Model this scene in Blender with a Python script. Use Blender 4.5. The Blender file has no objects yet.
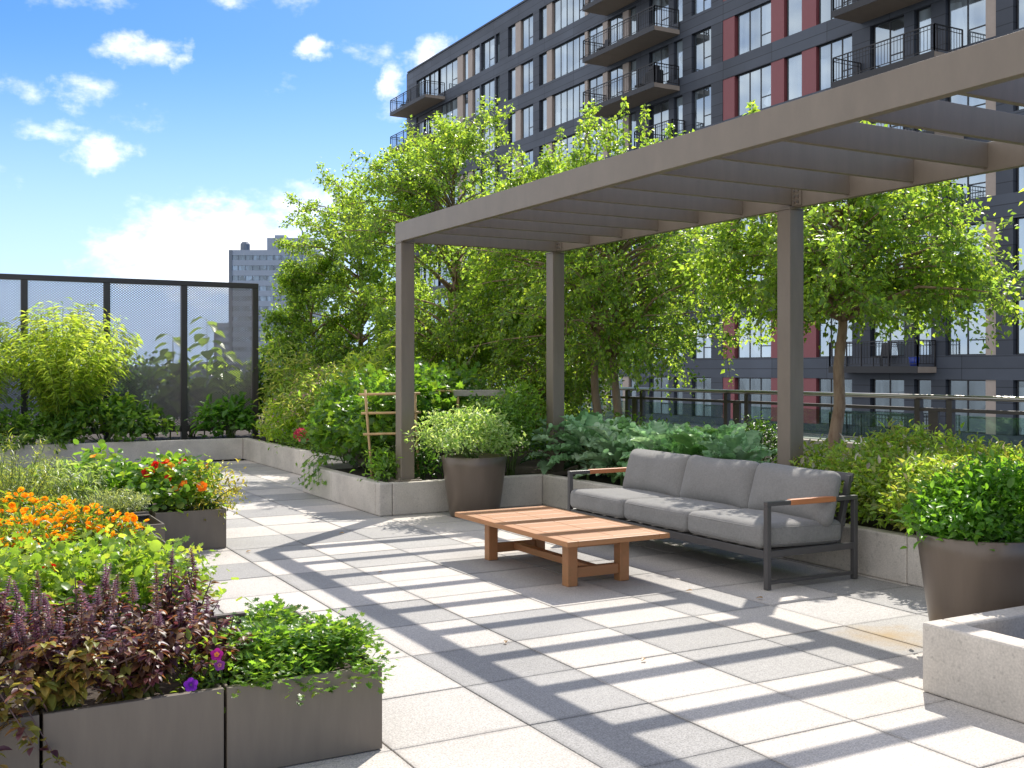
import bpy, math, random
import numpy as np
from mathutils import Vector, Matrix, Euler

# ------------------------------------------------------------------ camera, light, exposure
SC = bpy.context.scene
COL = SC.collection
F, YH, TH, H = 1066.9, 369.7, 0.504, 1.473      # focal px, horizon row, yaw, eye height
cT, sT = math.cos(TH), math.sin(TH)
cam_d = bpy.data.cameras.new('camera')
cam = bpy.data.objects.new('camera', cam_d)
COL.objects.link(cam)
cam.location = (0, 0, H)
cam.rotation_euler = (math.radians(90), 0, -TH)
cam_d.sensor_width = 36.0
cam_d.lens = F / 1024 * 36.0
cam_d.shift_y = -(384 - YH) / 1024
cam_d.clip_end = 6000
cam_d.clip_start = 0.05
SC.camera = cam

SUN = Vector((0.655, 0.585, 1.0)).normalized()   # towards the sun
SUN_EL = math.asin(SUN.z)
SUN_AZ = math.atan2(SUN.x, SUN.y)
sun_d = bpy.data.lights.new('sun', 'SUN')
sun_d.energy = 2.9
sun_d.angle = math.radians(0.53)
sun_d.color = (1.0, 0.945, 0.86)
sun = bpy.data.objects.new('sun', sun_d)
COL.objects.link(sun)
sun.location = SUN * 40
sun.rotation_euler = SUN.to_track_quat('Z', 'Y').to_euler()

SC.view_settings.view_transform = 'Standard'
SC.view_settings.look = 'None'
SC.view_settings.gamma = 1.0
SC.view_settings.use_curve_mapping = False
SC.view_settings.exposure = 1.17
SKY_STRENGTH = 0.075
CY = SC.cycles
CY.max_bounces = 7
CY.diffuse_bounces = 4
CY.glossy_bounces = 3
CY.transmission_bounces = 5
CY.transparent_max_bounces = 10
CY.caustics_reflective = False
CY.caustics_refractive = False
CY.use_denoising = True
CY.sample_clamp_indirect = 6.0

def pix_dir(px, py):
    a = math.atan((px - 512) / F)
    return TH + a, math.atan((YH - py) / F * math.cos(a))

def build_world():
    w = bpy.data.worlds.new('World')
    SC.world = w
    w.use_nodes = True
    nt = w.node_tree
    for n in list(nt.nodes):
        nt.nodes.remove(n)
    N = nt.nodes.new
    L = nt.links.new
    out = N('ShaderNodeOutputWorld')
    bg = N('ShaderNodeBackground')
    bg.inputs['Strength'].default_value = SKY_STRENGTH
    sky = N('ShaderNodeTexSky')
    sky.sky_type = 'NISHITA'
    sky.sun_disc = False
    sky.sun_elevation = SUN_EL
    sky.sun_rotation = SUN_AZ
    sky.altitude = 100
    sky.air_density = 1.0
    sky.dust_density = 0.6
    sky.ozone_density = 1.5
    hsv = N('ShaderNodeHueSaturation')
    hsv.inputs['Saturation'].default_value = 1.42
    hsv.inputs['Value'].default_value = 1.0
    L(sky.outputs[0], hsv.inputs['Color'])
    tn = N('ShaderNodeVectorMath'); tn.operation = 'MULTIPLY'
    L(hsv.outputs[0], tn.inputs[0]); tn.inputs[1].default_value = (.80, .84, 1.0)
    tc = N('ShaderNodeTexCoord')
    sep = N('ShaderNodeSeparateXYZ')
    L(tc.outputs['Generated'], sep.inputs[0])
    at = N('ShaderNodeMath'); at.operation = 'ARCTAN2'
    L(sep.outputs['X'], at.inputs[0]); L(sep.outputs['Y'], at.inputs[1])
    asn = N('ShaderNodeMath'); asn.operation = 'ARCSINE'
    L(sep.outputs['Z'], asn.inputs[0])
    uv = N('ShaderNodeCombineXYZ')
    L(at.outputs[0], uv.inputs[0]); L(asn.outputs[0], uv.inputs[1])
    # warp the cloud outlines
    nz0 = N('ShaderNodeTexNoise'); nz0.inputs['Scale'].default_value = 22; nz0.inputs['Detail'].default_value = 6
    nz0.inputs['Roughness'].default_value = 0.62
    L(uv.outputs[0], nz0.inputs['Vector'])
    sub = N('ShaderNodeVectorMath'); sub.operation = 'SUBTRACT'
    L(nz0.outputs['Color'], sub.inputs[0]); sub.inputs[1].default_value = (0.5, 0.5, 0.5)
    scl = N('ShaderNodeVectorMath'); scl.operation = 'MULTIPLY'
    L(sub.outputs[0], scl.inputs[0]); scl.inputs[1].default_value = (0.075, 0.034, 0)
    uvw = N('ShaderNodeVectorMath'); uvw.operation = 'ADD'
    L(uv.outputs[0], uvw.inputs[0]); L(scl.outputs[0], uvw.inputs[1])
    lobes = [(235, 252, 125, 52, 1.15), (150, 265, 60, 30, .9), (315, 205, 62, 20, .85), (345, 183, 34, 12, .6), (165, 212, 45, 9, .45),
             (104, 153, 36, 19, 1.0), (56, 131, 40, 11, .7), (86, 94, 26, 19, .72), (140, 115, 24, 14, .45),
             (135, 52, 40, 14, .95), (184, 58, 12, 15, .75), (318, 51, 27, 11, .95), (368, 53, 30, 12, .6),
             (392, 88, 18, 26, 1.0), (428, 55, 30, 20, 1.0), (27, 90, 24, 11, .6), (278, 88, 16, 12, .45),
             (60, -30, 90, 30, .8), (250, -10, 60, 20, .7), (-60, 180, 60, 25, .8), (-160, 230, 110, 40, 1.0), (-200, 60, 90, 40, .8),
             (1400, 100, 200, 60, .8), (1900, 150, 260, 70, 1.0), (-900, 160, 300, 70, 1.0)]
    prev = None
    for (px, py, rx, ry, st) in lobes:
        u, v = pix_dir(px, py)
        a = N('ShaderNodeVectorMath'); a.operation = 'SUBTRACT'
        L(uvw.outputs[0], a.inputs[0]); a.inputs[1].default_value = (u, v, 0)
        b = N('ShaderNodeVectorMath'); b.operation = 'MULTIPLY'
        L(a.outputs[0], b.inputs[0]); b.inputs[1].default_value = (F / rx, F / ry, 0)
        d = N('ShaderNodeVectorMath'); d.operation = 'DOT_PRODUCT'
        L(b.outputs[0], d.inputs[0]); L(b.outputs[0], d.inputs[1])
        m = N('ShaderNodeMath'); m.operation = 'MULTIPLY_ADD'
        L(d.outputs['Value'], m.inputs[0]); m.inputs[1].default_value = -st * 0.6; m.inputs[2].default_value = st
        if prev is None:
            prev = m
        else:
            mx = N('ShaderNodeMath'); mx.operation = 'MAXIMUM'
            L(prev.outputs[0], mx.inputs[0]); L(m.outputs[0], mx.inputs[1])
            prev = mx
    # added fill light: broken bright cloud, out of view to the left and overhead
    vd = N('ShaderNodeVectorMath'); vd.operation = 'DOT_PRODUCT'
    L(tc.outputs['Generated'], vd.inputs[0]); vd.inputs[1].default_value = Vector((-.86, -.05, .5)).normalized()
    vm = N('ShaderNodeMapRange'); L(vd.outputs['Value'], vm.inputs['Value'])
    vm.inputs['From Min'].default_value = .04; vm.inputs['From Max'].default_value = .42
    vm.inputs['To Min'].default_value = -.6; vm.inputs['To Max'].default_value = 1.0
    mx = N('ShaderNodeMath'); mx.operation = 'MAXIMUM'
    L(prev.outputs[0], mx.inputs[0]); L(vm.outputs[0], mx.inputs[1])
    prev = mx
    nz = N('ShaderNodeTexNoise'); nz.inputs['Scale'].default_value = 30; nz.inputs['Detail'].default_value = 9
    nz.inputs['Roughness'].default_value = 0.6
    strv = N('ShaderNodeVectorMath'); strv.operation = 'MULTIPLY'
    L(uv.outputs[0], strv.inputs[0]); strv.inputs[1].default_value = (1.0, 1.7, 1.0)
    L(strv.outputs[0], nz.inputs['Vector'])
    ad = N('ShaderNodeMath'); ad.operation = 'MULTIPLY_ADD'
    L(nz.outputs['Fac'], ad.inputs[0]); ad.inputs[1].default_value = 1.9
    L(prev.outputs[0], ad.inputs[2])
    mr = N('ShaderNodeMapRange'); mr.interpolation_type = 'SMOOTHSTEP'
    L(ad.outputs[0], mr.inputs['Value'])
    mr.inputs['From Min'].default_value = 1.18
    mr.inputs['From Max'].default_value = 2.65
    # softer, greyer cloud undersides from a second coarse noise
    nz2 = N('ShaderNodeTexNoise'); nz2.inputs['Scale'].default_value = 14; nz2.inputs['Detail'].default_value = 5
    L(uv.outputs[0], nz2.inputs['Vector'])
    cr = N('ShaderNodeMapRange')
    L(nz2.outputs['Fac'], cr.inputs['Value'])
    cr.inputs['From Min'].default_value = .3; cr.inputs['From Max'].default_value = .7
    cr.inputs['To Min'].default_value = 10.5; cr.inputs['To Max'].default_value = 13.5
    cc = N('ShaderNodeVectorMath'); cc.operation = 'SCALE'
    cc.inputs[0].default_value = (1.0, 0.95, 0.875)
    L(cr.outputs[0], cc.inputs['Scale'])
    # pale summer haze low over the horizon
    hz = N('ShaderNodeMapRange'); hz.interpolation_type = 'SMOOTHSTEP'
    L(asn.outputs[0], hz.inputs['Value'])
    hz.inputs['From Min'].default_value = -.02; hz.inputs['From Max'].default_value = .30
    hz.inputs['To Min'].default_value = .93; hz.inputs['To Max'].default_value = 0.0
    hm = N('ShaderNodeMix'); hm.data_type = 'RGBA'
    L(hz.outputs[0], hm.inputs['Factor'])
    L(tn.outputs[0], hm.inputs[6]); hm.inputs[7].default_value = (4.5, 6.2, 9.2, 1)
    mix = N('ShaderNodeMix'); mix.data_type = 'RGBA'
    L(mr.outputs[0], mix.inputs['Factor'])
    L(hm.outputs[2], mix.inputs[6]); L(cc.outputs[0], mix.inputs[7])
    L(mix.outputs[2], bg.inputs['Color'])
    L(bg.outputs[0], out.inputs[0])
build_world()

# ------------------------------------------------------------------ helpers
def W(x, d):
    return (x * cT + d * sT, -x * sT + d * cT)

def on_x(px, X):                      # Y of the sight line through column px on the plane x = X
    r = W((px - 512) / F, 1.0)
    return X / r[0] * r[1]

def tag(o, label=None, cat=None, group=None, kind=None):
    if label: o['label'] = label
    if cat: o['category'] = cat
    if group: o['group'] = group
    if kind: o['kind'] = kind
    return o

def thing(name, label, cat, loc=(0, 0, 0), group=None, rz=0.0):
    o = bpy.data.objects.new(name, None)
    o.empty_display_size = 0.1
    COL.objects.link(o)
    o.location = loc
    o.rotation_euler = (0, 0, rz)
    return tag(o, label, cat, group)

def wloc(o):
    v = Vector((0, 0, 0))
    while o is not None:
        v += Vector(o.location)
        o = o.parent
    return v

def link(name, me, mat, parent=None):
    o = bpy.data.objects.new(name, me)
    COL.objects.link(o)
    if mat is not None and len(me.materials) == 0:
        me.materials.append(mat)
    o.parent = parent
    return o

class MB:
    """collects solids and links them as one mesh"""
    def __init__(s):
        s.v = []; s.f = []; s.c = []
    def add(s, vs, fs, col=None):
        k = len(s.v)
        s.v += [tuple(p) for p in vs]
        s.f += [tuple(i + k for i in f) for f in fs]
        s.c += [col or (1, 1, 1)] * len(vs)
        return s
    def box(s, x0, x1, y0, y1, z0, z1, col=None):
        return s.add([(x0, y0, z0), (x1, y0, z0), (x1, y1, z0), (x0, y1, z0), (x0, y0, z1), (x1, y0, z1), (x1, y1, z1), (x0, y1, z1)],
                     [(0, 3, 2, 1), (4, 5, 6, 7), (0, 1, 5, 4), (1, 2, 6, 5), (2, 3, 7, 6), (3, 0, 4, 7)], col)
    def obox(s, c, size, rot=(0, 0, 0)):
        M = Euler(rot).to_matrix()
        hx, hy, hz = [a / 2 for a in size]
        vs = [Vector(c) + M @ Vector((x * hx, y * hy, z * hz)) for z in (-1, 1) for x, y in ((-1, -1), (1, -1), (1, 1), (-1, 1))]
        return s.add(vs, [(0, 3, 2, 1), (4, 5, 6, 7), (0, 1, 5, 4), (1, 2, 6, 5), (2, 3, 7, 6), (3, 0, 4, 7)])
    def prism(s, poly, z0, z1):
        n = len(poly)
        vs = [(x, y, z0) for x, y in poly] + [(x, y, z1) for x, y in poly]
        fs = [tuple(range(n - 1, -1, -1)), tuple(range(n, 2 * n))] + [(i, (i + 1) % n, n + (i + 1) % n, n + i) for i in range(n)]
        return s.add(vs, fs)
    def tube(s, pts, r, n=6):
        pts = [Vector(p) for p in pts]
        rs = r if isinstance(r, (list, tuple)) else [r] * len(pts)
        vs = []; fs = []
        for i, p in enumerate(pts):
            d = (pts[min(i + 1, len(pts) - 1)] - pts[max(i - 1, 0)])
            if d.length < 1e-9: d = Vector((0, 0, 1))
            d.normalize()
            a = d.cross(Vector((0, 0, 1)) if abs(d.z) < .9 else Vector((1, 0, 0))).normalized()
            b = d.cross(a)
            for k in range(n):
                t = 2 * math.pi * k / n
                vs.append(p + (a * math.cos(t) + b * math.sin(t)) * rs[i])
        for i in range(len(pts) - 1):
            for k in range(n):
                k2 = (k + 1) % n
                fs.append((i * n + k, i * n + k2, (i + 1) * n + k2, (i + 1) * n + k))
        fs.append(tuple(range(n - 1, -1, -1)))
        fs.append(tuple((len(pts) - 1) * n + k for k in range(n)))
        return s.add(vs, fs)
    def lathe(s, prof, n=48, c=(0, 0)):
        vs = []; fs = []
        for (r, z) in prof:
            for k in range(n):
                t = 2 * math.pi * k / n
                vs.append((c[0] + r * math.cos(t), c[1] + r * math.sin(t), z))
        for i in range(len(prof) - 1):
            for k in range(n):
                k2 = (k + 1) % n
                fs.append((i * n + k, i * n + k2, (i + 1) * n + k2, (i + 1) * n + k))
        return s.add(vs, fs)
    def build(s, name, mat, parent=None, bevel=0.0, smooth=False, local=False, seg=2):
        off = Vector((0, 0, 0)) if (parent is None or local) else wloc(parent)
        me = bpy.data.meshes.new(name)
        me.from_pydata([(x - off.x, y - off.y, z - off.z) for x, y, z in s.v], [], s.f)
        if any(c != (1, 1, 1) for c in s.c):
            at = me.attributes.new('tint', 'FLOAT_COLOR', 'POINT')
            at.data.foreach_set('color', np.array([(*c, 1) for c in s.c], np.float32).ravel())
        if smooth:
            me.polygons.foreach_set('use_smooth', [True] * len(me.polygons))
        me.update()
        o = link(name, me, mat, parent)
        if bevel:
            m = o.modifiers.new('bevel', 'BEVEL')
            m.width = bevel; m.segments = seg; m.limit_method = 'ANGLE'; m.angle_limit = math.radians(40)
            if not smooth:
                m.harden_normals = False
        return o

# ---- leaves: many small faces in one mesh, a tint per leaf
def tpl(st, fold=.25, curl=.15, wave=0.0, center=True):
    vs = []; rows = []
    for i, (t, w) in enumerate(st):
        z = -curl * t * t
        if w <= 0:
            rows.append([len(vs)]); vs.append((0, t, z))
        elif center:
            k = wave * (1 if i % 2 else -1)
            rows.append([len(vs), len(vs) + 1, len(vs) + 2])
            vs += [(-w, t, z + fold * w + k), (0, t, z), (w, t, z + fold * w - k)]
        else:
            rows.append([len(vs), len(vs) + 1])
            vs += [(-w, t, z + fold * w), (w, t, z + fold * w)]
    fs = []
    for a, b in zip(rows[:-1], rows[1:]):
        if len(a) == 1 and len(b) == 1: continue
        if len(a) == 1:
            for j in range(len(b) - 1): fs.append((a[0], b[j + 1], b[j]))
        elif len(b) == 1:
            for j in range(len(a) - 1): fs.append((a[j], a[j + 1], b[0]))
        else:
            for j in range(len(a) - 1): fs.append((a[j], a[j + 1], b[j + 1], b[j]))
    return np.array(vs, float), fs

T_BIRCH = tpl([(0, 0), (.38, .5), (1, 0)], .3, .12)
T_DIAM = tpl([(0, 0), (.42, .5), (1, 0)], .35, .1, center=False)
T_OVAL = tpl([(0, 0), (.2, .36), (.5, .5), (.8, .3), (1, 0)], .3, .25)
T_LANCE = tpl([(0, 0), (.25, .42), (.6, .45), (1, 0)], .25, .4)
T_NEEDLE = tpl([(0, .4), (.6, .5), (1, 0)], .1, .1, center=False)
T_BLADE = tpl([(0, .3), (.3, .5), (.65, .35), (1, 0)], .2, .7, center=False)
T_KALE = tpl([(0, .05), (.1, .12), (.2, .36), (.27, .28), (.36, .5), (.43, .38), (.52, .58), (.6, .42), (.69, .54), (.77, .36), (.86, .42), (.93, .24), (1, 0)], .35, .55, wave=.07)
def disk_tpl(n=9, cup=.12):
    vs = [(0, .5, -cup)]
    for k in range(n):
        t = 2 * math.pi * k / n
        vs.append((.5 * math.sin(t), .5 - .5 * math.cos(t), .04 * math.sin(3 * t)))
    return np.array(vs, float), [(0, 1 + k, 1 + (k + 1) % n) for k in range(n)]
T_DISK = disk_tpl()
def lobed_tpl():
    # three-lobed herb leaf (parsley)
    o = [(0, 0), (.12, .3), (.5, .28), (.36, .5), (.55, .62), (.2, .66), (.16, .95), (0, .8)]
    pts = o + [(-x, y) for x, y in reversed(o[1:-1])]
    vs = [(0, .45, -.05)] + [(x, y, .12 * abs(x)) for x, y in pts]
    n = len(pts)
    return np.array(vs, float), [(0, 1 + k, 1 + (k + 1) % n) for k in range(n)]
T_LOBE = lobed_tpl()

def nrm(a):
    return a / np.maximum(np.linalg.norm(a, axis=-1, keepdims=True), 1e-9)

class LV:
    def __init__(s):
        s.V = []; s.C = []; s.LT = []; s.LI = []; s.n = 0
    def add(s, t, P, A, N, L, Wd, C):
        tv, tf = t
        n = len(P)
        if n == 0: return s
        A = nrm(np.asarray(A, float)); S = nrm(np.cross(A, N)); N2 = np.cross(S, A)
        L = np.broadcast_to(np.asarray(L, float), (n,)); Wd = np.broadcast_to(np.asarray(Wd, float), (n,))
        V = (np.asarray(P, float)[:, None, :] + tv[None, :, 0:1] * Wd[:, None, None] * S[:, None]
             + tv[None, :, 1:2] * L[:, None, None] * A[:, None] + tv[None, :, 2:3] * L[:, None, None] * N2[:, None])
        k = len(tv)
        s.V.append(V.reshape(-1, 3))
        s.C.append(np.repeat(np.asarray(C, float), k, axis=0))
        base = s.n + np.arange(n) * k
        for f in tf:
            s.LI.append((base[:, None] + np.array(f)[None, :]))
        s.n += n * k
        return s
    def build(s, name, mat, parent=None, local=False):
        V = np.concatenate(s.V)
        if parent is not None and not local:
            V = V - np.array(wloc(parent))
        C = np.concatenate(s.C)
        li = np.concatenate([a.ravel() for a in s.LI]).astype(np.int32)
        lt = np.concatenate([np.full(len(a), a.shape[1]) for a in s.LI]).astype(np.int32)
        ls = np.concatenate([[0], np.cumsum(lt)[:-1]]).astype(np.int32)
        me = bpy.data.meshes.new(name)
        me.vertices.add(len(V)); me.vertices.foreach_set('co', V.astype(np.float32).ravel())
        me.loops.add(len(li)); me.loops.foreach_set('vertex_index', li)
        me.polygons.add(len(lt)); me.polygons.foreach_set('loop_start', ls); me.polygons.foreach_set('loop_total', lt)
        at = me.attributes.new('tint', 'FLOAT_COLOR', 'POINT')
        at.data.foreach_set('color', np.concatenate([C, np.ones((len(C), 1))], 1).astype(np.float32).ravel())
        me.update(calc_edges=True)
        me.validate()
        return link(name, me, mat, parent)

def rdir(g, n):
    return nrm(g.normal(size=(n, 3)))

def tints(g, n, cols, jit=.18):
    cols = np.array(cols, float)
    a = cols[g.integers(0, len(cols), n)]; b = cols[g.integers(0, len(cols), n)]
    t = g.random((n, 1))
    c = a * t + b * (1 - t)
    return np.clip(c * (1 + g.normal(0, jit, (n, 1))), .004, .9)

# ------------------------------------------------------------------ materials
MATS = {}
def newmat(name):
    m = bpy.data.materials.new(name); m.use_nodes = True
    nt = m.node_tree
    for n in list(nt.nodes): nt.nodes.remove(n)
    out = nt.nodes.new('ShaderNodeOutputMaterial')
    return m, nt, out

def solid(name, col, rough=.5, metal=0.0, noise=0.0, nscale=20.0, bump=0.0, bscale=60.0, spec=.5, stretch=(1, 1, 1), attr=False, detail=6, col2=None):
    m, nt, out = newmat(name)
    N = nt.nodes.new; L = nt.links.new
    p = N('ShaderNodeBsdfPrincipled')
    p.inputs['Roughness'].default_value = rough
    p.inputs['Metallic'].default_value = metal
    p.inputs['Specular IOR Level'].default_value = spec
    p.inputs['Base Color'].default_value = (*col, 1)
    tc = N('ShaderNodeTexCoord')
    mp = N('ShaderNodeVectorMath'); mp.operation = 'MULTIPLY'
    L(tc.outputs['Object'], mp.inputs[0]); mp.inputs[1].default_value = stretch
    src = None
    if attr:
        a = N('ShaderNodeAttribute'); a.attribute_name = 'tint'
        src = a.outputs['Color']
    if noise or col2:
        nz = N('ShaderNodeTexNoise'); nz.inputs['Scale'].default_value = nscale; nz.inputs['Detail'].default_value = detail
        nz.inputs['Roughness'].default_value = .65
        L(mp.outputs[0], nz.inputs['Vector'])
        if col2:
            mr = N('ShaderNodeMapRange'); L(nz.outputs['Fac'], mr.inputs['Value'])
            mr.inputs['From Min'].default_value = .38; mr.inputs['From Max'].default_value = .62
            mx = N('ShaderNodeMix'); mx.data_type = 'RGBA'
            L(mr.outputs[0], mx.inputs['Factor'])
            mx.inputs[6].default_value = (*col, 1); mx.inputs[7].default_value = (*col2, 1)
            src = mx.outputs[2]
        if noise:
            mr = N('ShaderNodeMapRange'); L(nz.outputs['Fac'], mr.inputs['Value'])
            mr.inputs['From Min'].default_value = .25; mr.inputs['From Max'].default_value = .75
            mr.inputs['To Min'].default_value = 1 - noise; mr.inputs['To Max'].default_value = 1 + noise
            vs = N('ShaderNodeVectorMath'); vs.operation = 'SCALE'
            if src is not None: L(src, vs.inputs[0])
            else: vs.inputs[0].default_value = col
            L(mr.outputs[0], vs.inputs['Scale'])
            src = vs.outputs[0]
    if src is not None: L(src, p.inputs['Base Color'])
    if bump:
        nb = N('ShaderNodeTexNoise'); nb.inputs['Scale'].default_value = bscale; nb.inputs['Detail'].default_value = 5
        L(mp.outputs[0], nb.inputs['Vector'])
        b = N('ShaderNodeBump'); b.inputs['Strength'].default_value = bump; b.inputs['Distance'].default_value = .01
        L(nb.outputs['Fac'], b.inputs['Height']); L(b.outputs[0], p.inputs['Normal'])
    L(p.outputs[0], out.inputs[0])
    return m

def leafmat(name, trans=.45, rough=.45, spec=.4, gain=(1.5, 1.5, .7), k=1.4):
    m, nt, out = newmat(name)
    N = nt.nodes.new; L = nt.links.new
    a = N('ShaderNodeAttribute'); a.attribute_name = 'tint'
    p = N('ShaderNodeBsdfPrincipled')
    p.inputs['Roughness'].default_value = rough
    p.inputs['Specular IOR Level'].default_value = spec
    bg_ = N('ShaderNodeVectorMath'); bg_.operation = 'SCALE'; bg_.inputs['Scale'].default_value = k
    L(a.outputs['Color'], bg_.inputs[0]); L(bg_.outputs[0], p.inputs['Base Color'])
    t = N('ShaderNodeBsdfTranslucent')
    g = N('ShaderNodeVectorMath'); g.operation = 'MULTIPLY'
    L(a.outputs['Color'], g.inputs[0]); g.inputs[1].default_value = gain
    L(g.outputs[0], t.inputs['Color'])
    mx = N('ShaderNodeMixShader'); mx.inputs[0].default_value = trans
    L(p.outputs[0], mx.inputs[1]); L(t.outputs[0], mx.inputs[2])
    L(mx.outputs[0], out.inputs[0])
    return m

M_LEAF = leafmat('leaf', .5, .36, .5, (4.2, 3.7, 1.7))
M_BASIL = leafmat('basil_leaf', .35, .42, .45, (3.2, 2.2, 1.8))
M_CROWN = leafmat('crown_leaf', .55, .36, .5, (7.0, 6.1, 2.3), 1.45)
M_KALE = leafmat('kale_leaf', .25, .55, .3, (1.4, 1.6, 1.0))
M_PETAL = leafmat('petal', .35, .6, .2, (1.5, 1.4, 1.2))
M_STEM = solid('green_stem', (.10, .16, .04), .6, noise=.3, nscale=30)
M_TWIG = solid('woody_twig', (.12, .08, .05), .8, noise=.3, nscale=30)
M_BARK = solid('birch_bark', (.44, .31, .215), .9, noise=.4, nscale=13, bump=1.0, bscale=24, stretch=(1, 1, .35), col2=(.19, .12, .08))
M_SOIL = solid('soil', (.045, .032, .022), .95, noise=.5, nscale=25, bump=.8, bscale=40)
M_METAL = solid('bronze_paint', (.198, .163, .126), .42, noise=.11, nscale=5, spec=.45, stretch=(3, 1.2, .5))
M_BOX = solid('taupe_steel', (.165, .138, .107), .5, noise=.10, nscale=5, spec=.4, stretch=(4, 4, .6))
M_POT = solid('bronze_pot', (.15, .118, .092), .36, metal=.35, noise=.1, nscale=3, stretch=(4, 4, .3), spec=.5)
M_FRAME = solid('charcoal_aluminium', (.075, .072, .072), .38, noise=.06, nscale=8)
M_FABRIC = None
M_TEAK = solid('teak', (.42, .205, .085), .5, noise=.24, nscale=9, bump=.12, bscale=30, stretch=(3, .45, 3), col2=(.375, .17, .073))
M_TEAKX = solid('teak_across', (.40, .193, .08), .5, noise=.24, nscale=9, bump=.12, bscale=30, stretch=(.45, 3, 3), col2=(.35, .158, .068))
M_ARM = solid('orange_teak', (.50, .19, .075), .5, noise=.2, nscale=14, stretch=(.4, 3, 3))
M_BAMBOO = solid('bamboo', (.50, .33, .15), .55, noise=.25, nscale=14)
M_GREYWOOD = solid('weathered_wood', (.42, .38, .32), .8, noise=.2, nscale=12, stretch=(.5, 3, 3))
M_WHITE = solid('white_plastic', (.8, .8, .8), .4, noise=.03)
M_STEEL = solid('brushed_rail', (.42, .39, .36), .28, metal=.9, noise=.08, nscale=6)
M_RAIL = solid('dark_rail', (.055, .045, .04), .4, noise=.08, nscale=6)
M_FENCE = solid('dark_bronze', (.05, .043, .038), .45, noise=.08, nscale=6)
M_BEIGE = solid('beige_panel', (.42, .35, .30), .6, noise=.08, nscale=3)
M_RED = solid('red_panel', (.25, .075, .083), .55, noise=.12, nscale=14, stretch=(1, 6, .3))
M_SOFFIT = solid('balcony_concrete', (.36, .30, .245), .8, noise=.1, nscale=2)
M_WFRAME = solid('black_window_frame', (.02, .022, .027), .4, noise=.05)
M_BLACK = solid('black_iron', (.018, .018, .02), .5, noise=.05)

def fabric():
    m, nt, out = newmat('grey_fabric'); N = nt.nodes.new; L = nt.links.new
    p = N('ShaderNodeBsdfPrincipled'); p.inputs['Roughness'].default_value = .95; p.inputs['Specular IOR Level'].default_value = .12
    p.inputs['Sheen Weight'].default_value = .15
    tc = N('ShaderNodeTexCoord')
    def noise(sc, det, st=(1, 1, 1)):
        mp = N('ShaderNodeVectorMath'); mp.operation = 'MULTIPLY'; L(tc.outputs['Object'], mp.inputs[0]); mp.inputs[1].default_value = st
        n = N('ShaderNodeTexNoise'); n.inputs['Scale'].default_value = sc; n.inputs['Detail'].default_value = det; L(mp.outputs[0], n.inputs['Vector']); return n.outputs['Fac']
    w1, w2, big = noise(150, 2, (1, .25, 1)), noise(150, 2, (.3, 1, .3)), noise(3.5, 5)
    def rng(src, lo, hi):
        r = N('ShaderNodeMapRange'); L(src, r.inputs['Value']); r.inputs['From Min'].default_value = .3; r.inputs['From Max'].default_value = .7
        r.inputs['To Min'].default_value = lo; r.inputs['To Max'].default_value = hi; return r.outputs[0]
    def mul(x, y):
        q = N('ShaderNodeMath'); q.operation = 'MULTIPLY'; L(x, q.inputs[0]); L(y, q.inputs[1]); return q.outputs[0]
    v = N('ShaderNodeVectorMath'); v.operation = 'SCALE'; v.inputs[0].default_value = (.228, .222, .212)
    L(mul(mul(rng(w1, .93, 1.07), rng(w2, .93, 1.07)), rng(big, .93, 1.07)), v.inputs['Scale']); L(v.outputs[0], p.inputs['Base Color'])
    b1 = N('ShaderNodeBump'); b1.inputs['Strength'].default_value = .28; b1.inputs['Distance'].default_value = .03; L(noise(5.5, 2, (1, 1, 1.6)), b1.inputs['Height'])
    b2 = N('ShaderNodeBump'); b2.inputs['Strength'].default_value = .12; b2.inputs['Distance'].default_value = .003; L(w1, b2.inputs['Height']); L(b1.outputs[0], b2.inputs['Normal'])
    L(b2.outputs[0], p.inputs['Normal']); L(p.outputs[0], out.inputs[0])
    return m
M_FABRIC = fabric()

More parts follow.
